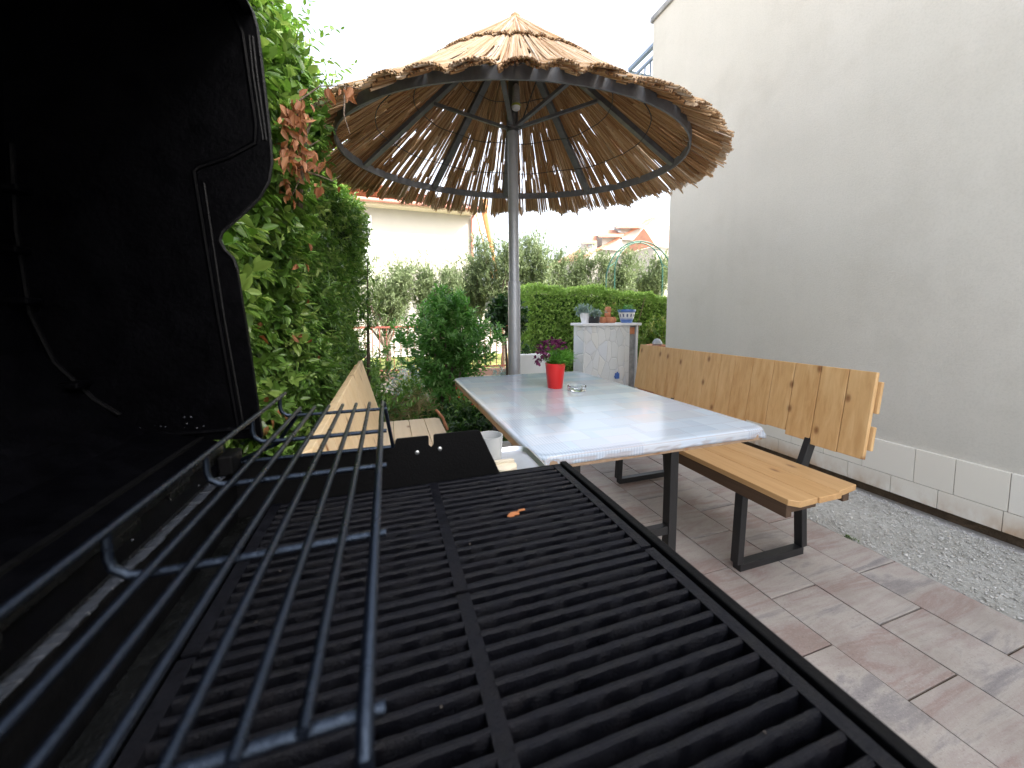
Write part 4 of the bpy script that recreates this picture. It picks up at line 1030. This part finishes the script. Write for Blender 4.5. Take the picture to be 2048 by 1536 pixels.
# --- olive trees behind the fence
def olive(label, c, h, r, n, seed):
    root = thing('olive_tree', label, 'tree', c, 'olive trees beyond the fence')
    cx_, cy_ = c[0], c[1]
    b = MB(); ends = []
    b.tube([(cx_, cy_, -.05), (cx_ + .04, cy_, h * .18), (cx_ - .03, cy_, h * .36)], [.06, .05, .04], 8)
    for k in range(11):
        a = random.uniform(0, 6.28); e = Vector((cx_ + r * random.uniform(.3, .95) * math.cos(a), cy_ + r * random.uniform(.3, .95) * math.sin(a), h * random.uniform(.6, 1.0)))
        s0 = Vector((cx_ - .03, cy_, h * random.uniform(.2, .36))); mid = s0.lerp(e, .5) + Vector((random.gauss(0, .08), random.gauss(0, .08), .05))
        b.tube([s0, mid, e], [.028, .016, .005], 6); ends += [e, mid.lerp(e, .5), mid.lerp(e, .8), mid]
    b.build('trunk', M['bark'], root)
    P = []
    for _ in range(n):
        e = random.choice(ends); s = r * .20
        P.append((e.x + random.gauss(0, s), e.y + random.gauss(0, s), e.z + random.gauss(0, s * 1.1)))
    P = np.array(P); D = rng.normal(scale=.4, size=P.shape) + [0, 0, .8]
    leaf_mesh('crown', *sprigs(P, D, 10, .22, .075, .28, .55, .5, .25), M['leaf_olive'], root)
ol = [(770, 540, 8.0, .62, 'olive tree furthest left, rising beside the end of the tall hedge'), (880, 556, 8.3, .62, 'low olive tree directly above the glossy green bush'),
      (955, 530, 8.8, .5, 'narrow olive tree in front of the corner of the white house'), (1005, 488, 8.2, .62, 'tall olive tree half hidden by the parasol pole'), (1080, 495, 8.4, .65, 'olive tree just right of the parasol pole above the clipped hedge'), (1150, 520, 8.6, .55, 'olive tree above the middle of the clipped hedge'),
      (1225, 512, 8.2, .5, 'olive tree standing inside the left side of the green arch'), (1300, 528, 8.4, .6, 'olive tree furthest right, next to the plastered wall')]
for i, (x, y, Y, r, lab) in enumerate(ol):
    p = at(x, y, Y); olive(lab, (p.x, p.y, -.03), p.z + .03, r, 1350, i)

# --- fence
f0, f1, yf = -2.2, 2.6, 7.3
fn = thing('metal_fence', 'red-brown metal bar fence on a low brick-coloured base behind the garden', 'fence', ((f0 + f1) / 2, yf, 0))
b = MB(); b.box((f0, yf - .08, -.04), (f1, yf + .08, .09)); b.build('base_wall', plain('dusty_pink_wall', (.36, .22, .17), .9), fn, bevel=.005)
b = MB(); b.bar((f0, yf, .955), (f1, yf, .955), .03, .035); b.bar((f0, yf, .14), (f1, yf, .14), .03, .03); b.build('rail', M['fence'], fn)
x = f0 + .05
while x < f1:
    b = MB(); b.bar((x, yf, .12), (x, yf, .94), .014, .014, (0, 1, 0)); b.build('picket', M['fence'], fn); x += .125

# --- garden underplanting
def clump(name, label, cat, x, y, n, m, h, L1, W1, mat, r=.18, tone=.5, group=None, z=-.02):
    root = thing(name, label, cat, (x, y, z), group)
    P = np.column_stack([rng.normal(x, r * .5, n), rng.normal(y, r * .5, n), rng.uniform(z, z + h * .7, n)])
    D = np.column_stack([(P[:, 0] - x) / r * .6, (P[:, 1] - y) / r * .6, np.ones(n) * .9]) + rng.normal(scale=.3, size=(n, 3))
    leaf_mesh('foliage', *sprigs(P, D, m, h * .35, L1, W1, .8, tone, .25), mat, root)
    return root
clump('silvery_plant', 'blue-grey rounded succulent in the garden between the bench and the bush', 'plant', -.0, 4.55, 60, 7, .22, .10, .35, M['leaf_grey'], .14)
clump('garden_plant', 'dry brownish grassy plant behind the pale bench seat', 'plant', .12, 3.75, 170, 7, .42, .10, .10, M['leaf_dry'], .32)
clump('garden_plant', 'leafy green plant with dull leaves right behind the pale bench backrest', 'plant', -.12, 3.45, 150, 8, .55, .06, .4, M['leaf_fine'], .22)
clump('garden_plant', 'low dark green plant under the far left edge of the table', 'plant', .62, 3.45, 240, 8, .34, .06, .42, M['leaf_dark'], .34)
clump('garden_plant', 'low green plant with small red flowers left of the table leg', 'plant', .9, 3.65, 230, 8, .42, .055, .42, M['leaf_fine'], .34)
P = np.column_stack([rng.normal(.86, .14, 26), rng.normal(3.5, .12, 26), rng.uniform(.34, .5, 26)])
clump('garden_plant', 'mixed feathery green plant between the bench and the glossy bush', 'plant', .28, 3.3, 220, 8, .30, .06, .2, M['leaf_fine'], .36)
clump('garden_plant', 'grey-green spiky plant in front of the red fence', 'plant', .35, 5.7, 120, 7, .5, .08, .25, M['leaf_grey'], .25)
clump('garden_plant', 'light green upright plant beside the terracotta edging near the fence', 'plant', .3, 5.1, 90, 7, .4, .07, .3, M['leaf_varieg'], .16)
clump('garden_plant', 'leafy shrub at the foot of the hedge near the fence', 'plant', -.28, 4.7, 260, 8, .8, .06, .4, M['leaf_fine'], .25)
clump('garden_plant', 'small bluish plant beside the parasol pole behind the table', 'plant', 1.62, 5.2, 110, 7, .42, .07, .3, M['leaf_grey'], .2)
# flowers on the low plant
P = np.column_stack([rng.normal(.86, .18, 22), rng.normal(3.5, .12, 22), rng.uniform(.32, .48, 22)])
fl = thing('red_flowers', 'few tiny red flowers scattered over the low plants left of the table', 'flowers', (.86, 3.5, .3))
leaf_mesh('petals', *sprigs(P, rng.normal(size=P.shape) + [0, 0, 1], 4, .006, .018, .8, 1.0), M['leaf_red'], fl)
# ground cover
n = 1500; P = np.column_stack([rng.uniform(-.6, 2.2, n), rng.uniform(3.1, 5.4, n), np.full(n, -.02)])
o = leaf_mesh('ground_cover', *sprigs(P, rng.normal(scale=.5, size=P.shape) + [0, 0, 1], 8, .10, .055, .35, .8, .45, .25), M['leaf_fine'])
tag(o, 'low mixed ground cover plants filling the garden bed', 'ground cover', kind='stuff')
P = np.column_stack([rng.normal(2.335, .008, 16), rng.normal(1.245, .02, 16), np.full(16, -.006)])
o = leaf_mesh('weed', *sprigs(P, rng.normal(scale=.6, size=P.shape) + [0, 0, .8], 5, .012, .016, .25), M['leaf'])
tag(o, 'tiny green weed tuft at the edge between the pavers and the gravel', 'weed')
# curved edging behind the pale seat
b = MB(); cpt = [A(872, 820, 3.05), A(885, 835, 3.0), A(895, 860, 2.95)]
b.tube(cpt, .012, 8); b.build('hose', M['terracotta'])
tag(bpy.data.objects['hose'], 'short curved terracotta coloured hose end behind the pale bench seat', 'hose')

# --- stone counter with pots
CY = 4.7
ct = thing('stone_counter', 'waist-high white stone-clad garden counter with flat slab behind the table', 'counter', (3.0, CY, 0))
b = MB(); b.box((2.64, CY, -.04), (3.415, CY + .3, 1.03)); b.build('cladding', M['cladding'], ct, bevel=.006)
b = MB(); b.box((3.417, CY + .03, -.04), (3.53, CY + .3, 1.029)); b.build('side_pier', M['grey_stone'], ct)
b = MB(); b.box((3.532, CY + .0, -.04), (3.56, CY + .3, 1.029)); b.build('white_edge', M['white_cool'], ct)
b = MB(); b.box((2.60, CY - .03, 1.031), (3.60, CY + .33, 1.067)); b.build('slab', M['white_cool'], ct, bevel=.004)
b = MB(); b.box((3.43, CY + .018, .90), (3.515, CY + .029, 1.0)); b.build('ornament', M['terracotta'], ct, bevel=.004)
b = MB(); q = A(1233, 750, CY); b.box((q[0] - .03, CY - .03, q[2] - .05), (q[0] + .03, CY - .001, q[2] + .03)); b.tube([(q[0] - .05, CY - .02, q[2] - .03), (q[0], CY - .03, q[2] + .05)], .01, 6); b.build('tap', M['blue'], ct)
b = MB(); b.box((1.78, 4.95, -.04), (2.45, 5.1, .62)); o = b.build('low_wall', M['white_cool'], bevel=.01); tag(o, 'low plain white garden wall left of the stone counter', 'wall')
ZC = 1.0672
def pot(name, label, px, prof, mat, y=CY + .12):
    p = at(px, 640, y); root = thing(name, label, 'plant pot', (p.x, y, ZC))
    b = MB(); b.lathe(prof, (p.x, y, ZC), 28, cap=False); b.build('pot', mat, root, smooth=True); return root, p.x, y
r1, x, y = pot('plant_pot', 'small whitish pot with trailing silver plant, leftmost on the stone counter', 1170, [(0, 0), (.05, 0), (.055, .03), (.075, .12), (.08, .15), (.07, .15), (.0, .13)], M['white_cool'])
P = np.column_stack([rng.normal(x - .02, .05, 45), rng.normal(y, .04, 45), rng.uniform(ZC + .13, ZC + .24, 45)]); leaf_mesh('foliage', *sprigs(P, rng.normal(scale=.7, size=P.shape) + [0, 0, .6], 7, .05, .04, .5), M['leaf_grey'], r1)
r1, x, y = pot('plant_pot', 'black pot with grey-leaved plant between the whitish and the orange pots', 1188, [(0, 0), (.075, 0), (.08, .03), (.085, .10), (.075, .10), (.0, .09)], M['black'], CY + .06)
P = np.column_stack([rng.normal(x, .045, 50), rng.normal(y, .04, 50), rng.uniform(ZC + .08, ZC + .16, 50)]); leaf_mesh('foliage', *sprigs(P, rng.normal(scale=.7, size=P.shape) + [0, 0, .6], 7, .05, .04, .4), M['leaf_grey'], r1)
p = at(1215, 640, CY + .1); r1 = thing('terracotta_planter', 'orange terracotta planter of clustered small pots stacked in a pyramid on the counter', 'planter', (p.x, CY + .1, ZC))
small = [(0, 0), (.035, 0), (.052, .025), (.055, .05), (.042, .08), (.038, .09), (.030, .085), (0, .07)]
for dx, dy, dz in ((-.08, 0, 0), (0, -.05, 0), (.08, 0, 0), (0, .07, 0), (0, 0, .08), (.005, 0, .15)):
    b = MB(); b.lathe([(r * (1.15 if dz == 0 else .9), z) for r, z in small], (p.x + dx, CY + .1 + dy, ZC + dz), 20, cap=False); b.build('cup', M['terracotta'], r1, smooth=True)
P = np.column_stack([rng.normal(p.x, .07, 24), rng.normal(CY + .1, .05, 24), rng.uniform(ZC + .08, ZC + .26, 24)]); leaf_mesh('foliage', *sprigs(P, rng.normal(scale=.7, size=P.shape) + [0, 0, .8], 6, .06, .05, .2), M['leaf_varieg'], r1)
m, t, bb = new_mat('blue_white_glaze'); v = coords(t); sp = t.nodes.new('ShaderNodeSeparateXYZ'); L(t, v, sp.inputs[0])
cz = ramp(t, mathn(t, 'MULTIPLY', mathn(t, 'SUBTRACT', sp.outputs[2], 0.0), 4.5), [(0, (.10, .20, .50)), (.24, (.10, .20, .50)), (.25, (.72, .74, .76)), (.30, (.10, .20, .50)), (.33, (.74, .75, .76)), (.68, (.74, .75, .76)), (.70, (.10, .20, .50)), (1, (.12, .24, .55))], 'CONSTANT')
ang_ = mathn(t, 'ARCTAN2', sp.outputs[1], sp.outputs[0]); dots = mathn(t, 'COSINE', mathn(t, 'MULTIPLY', ang_, 12))
zz_ = mathn(t, 'ABSOLUTE', mathn(t, 'SUBTRACT', mathn(t, 'MULTIPLY', sp.outputs[2], 4.5), .5)); msk = mathn(t, 'MULTIPLY', mathn(t, 'GREATER_THAN', dots, .3), mathn(t, 'LESS_THAN', zz_, .10))
L(t, mix(t, msk, cz, (.12, .15, .25)), bb.inputs['Base Color']); bb.inputs['Roughness'].default_value = .3
p = at(1253, 640, CY + .08); r1 = thing('glazed_pot', 'blue and white patterned ceramic pot, rightmost on the stone counter', 'plant pot', (p.x, CY + .08, ZC))
b = MB(); b.lathe([(0, 0), (.075, 0), (.08, .01), (.095, .05), (.115, .13), (.12, .165), (.132, .17), (.132, .20), (.115, .20), (.10, .17), (0, .16)], n=36, cap=False)
o = b.build('pot', m, None, smooth=True); o.parent = r1
P = np.column_stack([rng.normal(p.x, .05, 24), rng.normal(CY + .08, .05, 24), rng.uniform(ZC + .18, ZC + .22, 24)]); leaf_mesh('foliage', *sprigs(P, rng.normal(scale=.4, size=P.shape) + [0, 0, 1], 6, .07, .04, .2), M['leaf_bush'], r1)
# terracotta pot left of low wall, variegated shrub right of counter
p = at(1050, 735, 5.2); r1 = thing('plant_pot', 'terracotta pot on the ground just right of the parasol pole', 'plant pot', (p.x, 5.2, 0))
b = MB(); b.lathe([(0, .2), (.09, .2), (.12, .42), (.135, .43), (.135, .47), (.12, .47), (0, .45)], (p.x, 5.2, 0), 28, cap=False); b.box((p.x - .12, 5.1, -.04), (p.x + .12, 5.32, .2)); b.build('pot', M['terracotta'], r1, smooth=True)
P = np.column_stack([rng.normal(p.x, .06, 40), rng.normal(5.2, .06, 40), rng.uniform(.45, .75, 40)]); leaf_mesh('foliage', *sprigs(P, rng.normal(scale=.5, size=P.shape) + [0, 0, 1], 7, .08, .06, .35), M['leaf_dark'], r1)
shrub('variegated_shrub', 'yellow-green variegated shrub between the stone counter and the wall corner', 'shrub', (4.28, 5.15, 0), .38, .3, 1.12, 330, 8, .06, .4, M['leaf_varieg'], .1, .3, nst=8, tone=.55)
p = at(1312, 690, 4.6); r1 = thing('plant_pot', 'wide brown pot beside the wall corner behind the bench', 'plant pot', (p.x, 4.6, 0))
b = MB(); b.lathe([(0, .45), (.10, .45), (.13, .68), (.15, .69), (.15, .74), (.13, .74), (0, .72)], (p.x, 4.6, 0), 28, cap=False); b.box((p.x - .16, 4.44, -.04), (p.x + .16, 4.78, .449)); b.build('pot', M['terracotta'], r1, smooth=True)
b = MB(); b.lathe([(0, 0), (.05, 0), (.075, .03), (.06, .07), (.035, .10), (0, .11)], (p.x + .02, 4.6, .725), 20, cap=False); o = b.build('ball', M['shutter'], smooth=True); tag(o, 'pale blue-grey bundle lying on the wide brown pot by the wall corner', 'bundle')
# bamboo stick
b = MB(); q0, q1 = A(1278, 640, 4.9), A(1290, 595, 4.9); b.tube([(q0[0] - .06, 4.9, -.02), q0, q1], .006, 6); o = b.build('cane', M['leaf_dry']); tag(o, 'thin pale bamboo cane leaning behind the blue and white pot', 'cane')

# --- green arch
ar = thing('garden_arch', 'green metal tube rose arch rising behind the clipped hedge', 'arch', (4.9, 6.6, 0))
for (xl, xr, ya, Y) in ((1228, 1323, 485, 6.5), (1211, 1345, 482, 6.1)):
    pl_, pr = at(xl, 620, Y), at(xr, 620, Y); topz = at((xl + xr) / 2, ya, Y).z; cx_ = (pl_.x + pr.x) / 2; rr = (pr.x - pl_.x) / 2
    pts = [(pl_.x, Y, 0)] + [(cx_ - rr * math.cos(math.pi * k / 20), Y, topz - rr * 1.0 + rr * math.sin(math.pi * k / 20)) for k in range(21)] + [(pr.x, Y, 0)]
    b = MB(); b.tube(pts, .013, 8); b.build('hoop', M['greenmetal'], ar, smooth=True)
    if Y == 6.5: A1 = pts
    else: A2 = pts
b = MB()
for i in (3, 7, 11, 15, 19): b.tube([A1[i], A2[i]], .007, 6)
b.build('crossbar', M['greenmetal'], ar)

# --- white house behind
hy = 13.0
wh = thing('white_house', 'white rendered house with orange tiled eave behind the olive trees at left', 'house', (-1.5, hy + 4, 0))
b = MB(); b.box((-7, hy, -.045), (2.84, hy + 8, 4.72)); b.build('wall', M['white'], wh)
b = MB(); b.box((-7.3, hy - .45, 4.60), (2.95, hy + 8.3, 4.70))
b.build('eave', M['cream'], wh)
b = MB(); x0, x1, y0, y1 = -7.4, 3.0, hy - .55, hy + 8.4
# tile rows on the front slope
rows = 22
for r_ in range(rows):
    f0_ = r_ / rows; f1_ = (r_ + 1.15) / rows; ya, yb = y0 + (4.4) * f0_, y0 + 4.4 * f1_; za, zb = 4.72 + 1.9 * f0_ + .02, 4.72 + 1.9 * f1_
    xa, xb = x0 + 4.2 * f0_, x1 - 4.2 * f0_; n_ = int((xb - xa) / .11)
    vs = []; 
    for i in range(n_ + 1):
        x = xa + (xb - xa) * i / n_; wv_ = .03 * abs(math.sin(i * math.pi / 2)) 
        vs += [(x, ya, za + wv_ + .04), (x, yb, zb + wv_)]
    b.add(vs, [(2 * i, 2 * i + 2, 2 * i + 3, 2 * i + 1) for i in range(n_)])
b.add([(x0, y0, 4.71), (x1, y0, 4.71), (x1 - 4.2, y0 + 4.4, 6.6), (x0 + 4.2, y0 + 4.4, 6.6), (x0, y1, 4.71), (x1, y1, 4.71)], [(0, 1, 2, 3), (1, 5, 2), (0, 3, 4), (3, 2, 5, 4)])
b.build('roof', M['tile'], wh)
b = MB(); b.tube([(-7.4, hy - .6, 4.68), (3.0, hy - .6, 4.68)], .06, 10); b.build('gutter', M['copper'], wh, smooth=True)
b = MB(); b.tube([(2.86, hy - .06, -.04), (2.86, hy - .06, 4.5), (2.88, hy - .5, 4.66)], .045, 10); b.build('downpipe', M['copper'], wh, smooth=True)
wf = MB(); wf.box((-1.75, hy - .05, 2.3), (-.42, hy - .001, 4.35)); fr = wf.build('window', M['white_cool'], wh)
wf = MB(); wf.box((-1.66, hy - .06, 2.4), (-.52, hy - .051, 4.26)); wf.build('shutter', M['shutter'], fr)
# far house at right
fy = 22.0
fh = thing('tiled_house', 'distant white house with stepped orange tile roofs between parasol and wall', 'house', (16, fy, 0))
def FP(x, y, Y=fy): p = at(x, y, Y); return (p.x, p.z)
b = MB(); a1, a2, a3 = FP(1172, 512), FP(1305, 440), FP(1420, 500)
b.prism([(a1[0], -.1), (a3[0] + 2, -.1), (a3[0] + 2, a3[1]), a2, a1], 1, fy, fy + 6); b.build('wall', M['white'], fh)
b = MB()
def slab(p, q, y0, y1, th, dn=True):
    b.prism([(p[0], p[1]), (q[0], q[1]), (q[0], q[1] + th), (p[0], p[1] + th)], 1, y0, y1)
slab(FP(1165, 517), FP(1307, 439), fy - .3, fy + 6, .16); slab(FP(1306, 439), FP(1425, 500), fy + .1, fy + 6, .16)
for (x0_, x1_, yt, yb) in ((1163, 1192, 475, 484), (1195, 1245, 463, 471), (1231, 1290, 446, 453)):
    p, q, r3, s3 = FP(x0_, yb, fy - .6), FP(x1_, yb, fy - .6), FP(x1_, yt, fy + .6), FP(x0_ + 4, yt, fy + .6)
    b.add([(p[0], fy - .7, p[1]), (q[0], fy - .7, q[1]), (r3[0], fy + .5, r3[1] + .1), (s3[0], fy + .5, s3[1] + .1), (p[0], fy - .7, p[1] - .12), (q[0], fy - .7, q[1] - .12), (r3[0], fy + .5, r3[1]), (s3[0], fy + .5, s3[1])], [(0, 1, 2, 3), (4, 5, 6, 7), (0, 1, 5, 4), (1, 2, 6, 5), (2, 3, 7, 6), (3, 0, 4, 7)])
b.build('roof', M['tile_far'], fh)
b = MB()
for (x0_, x1_, yt, yb) in ((1168, 1190, 484, 520), (1200, 1240, 471, 500), (1236, 1275, 453, 480)):
    p, q = FP(x0_, yb), FP(x1_, yt); b.box((p[0], fy - .25, p[1]), (q[0], fy + .5, q[1] - .02))
b.build('dormer', M['white'], fh)
b = MB()
for (x0_, x1_, yt, yb) in ((1172, 1182, 487, 495), (1231, 1237, 455, 466)):
    p, q = FP(x0_, yb), FP(x1_, yt); b.box((p[0], fy - .29, p[1]), (q[0], fy - .255, q[1]))
b.build('window', M['glasswin'], fh)
fy2 = 18.0
fh2 = thing('tiled_house', 'steep orange tiled roof of the nearer house touching the plastered wall edge', 'house', (15, fy2, 0))
b = MB(); p = FP(1308, 493, fy2); q = FP(1420, 493, fy2); b.box((p[0], fy2, -.05), (q[0], fy2 + 5, p[1])); b.build('wall', M['white'], fh2)
b = MB(); a1, a2, a3, a4 = FP(1305, 494, fy2), FP(1305, 447, fy2), FP(1400, 520, fy2), FP(1400, 494, fy2)
p1, p2 = FP(1304, 493, fy2), FP(1425, 493, fy2); t1, t2 = FP(1306, 450, fy2), FP(1325, 458, fy2)
b.add([(p1[0], fy2 - .3, p1[1]), (p2[0], fy2 - .3, p2[1]), (p2[0] - .5, fy2 + 2, t1[1] - .2), (t1[0], fy2 + .8, t1[1]), (p1[0], fy2 + 3, p1[1])], [(0, 1, 2, 3), (0, 3, 4)]); b.build('roof', M['tile_far'], fh2)
# orange poles
po = thing('timber_pole', 'thick orange timber pole slanting up beside the white house corner', 'pole', A(984, 505, 11))
b = MB(); b.tube([A(996, 560, 11), A(984, 500, 11), A(972, 432, 11), A(966, 400, 11)], [.05, .06, .12, .13], 8); b.build('shaft', M['orange'], po)
po = thing('timber_pole', 'thin orange pole slanting between the downpipe and the thick orange pole', 'pole', A(970, 505, 11))
b = MB(); b.tube([A(986, 560, 11), A(970, 500, 11), A(953, 430, 11), A(948, 400, 11)], [.02, .02, .025, .03], 8); b.build('shaft', M['orange'], po)
# white street wall beyond the fence
b = MB(); b.box((-3, 11.6, -.05), (2.6, 11.75, 1.0)); b.box((2.9, 11.9, -.05), (16, 12.05, 1.35)); o = b.build('street_wall', M['white']); tag(o, 'low white wall across the street beyond the red-brown fence', 'wall')
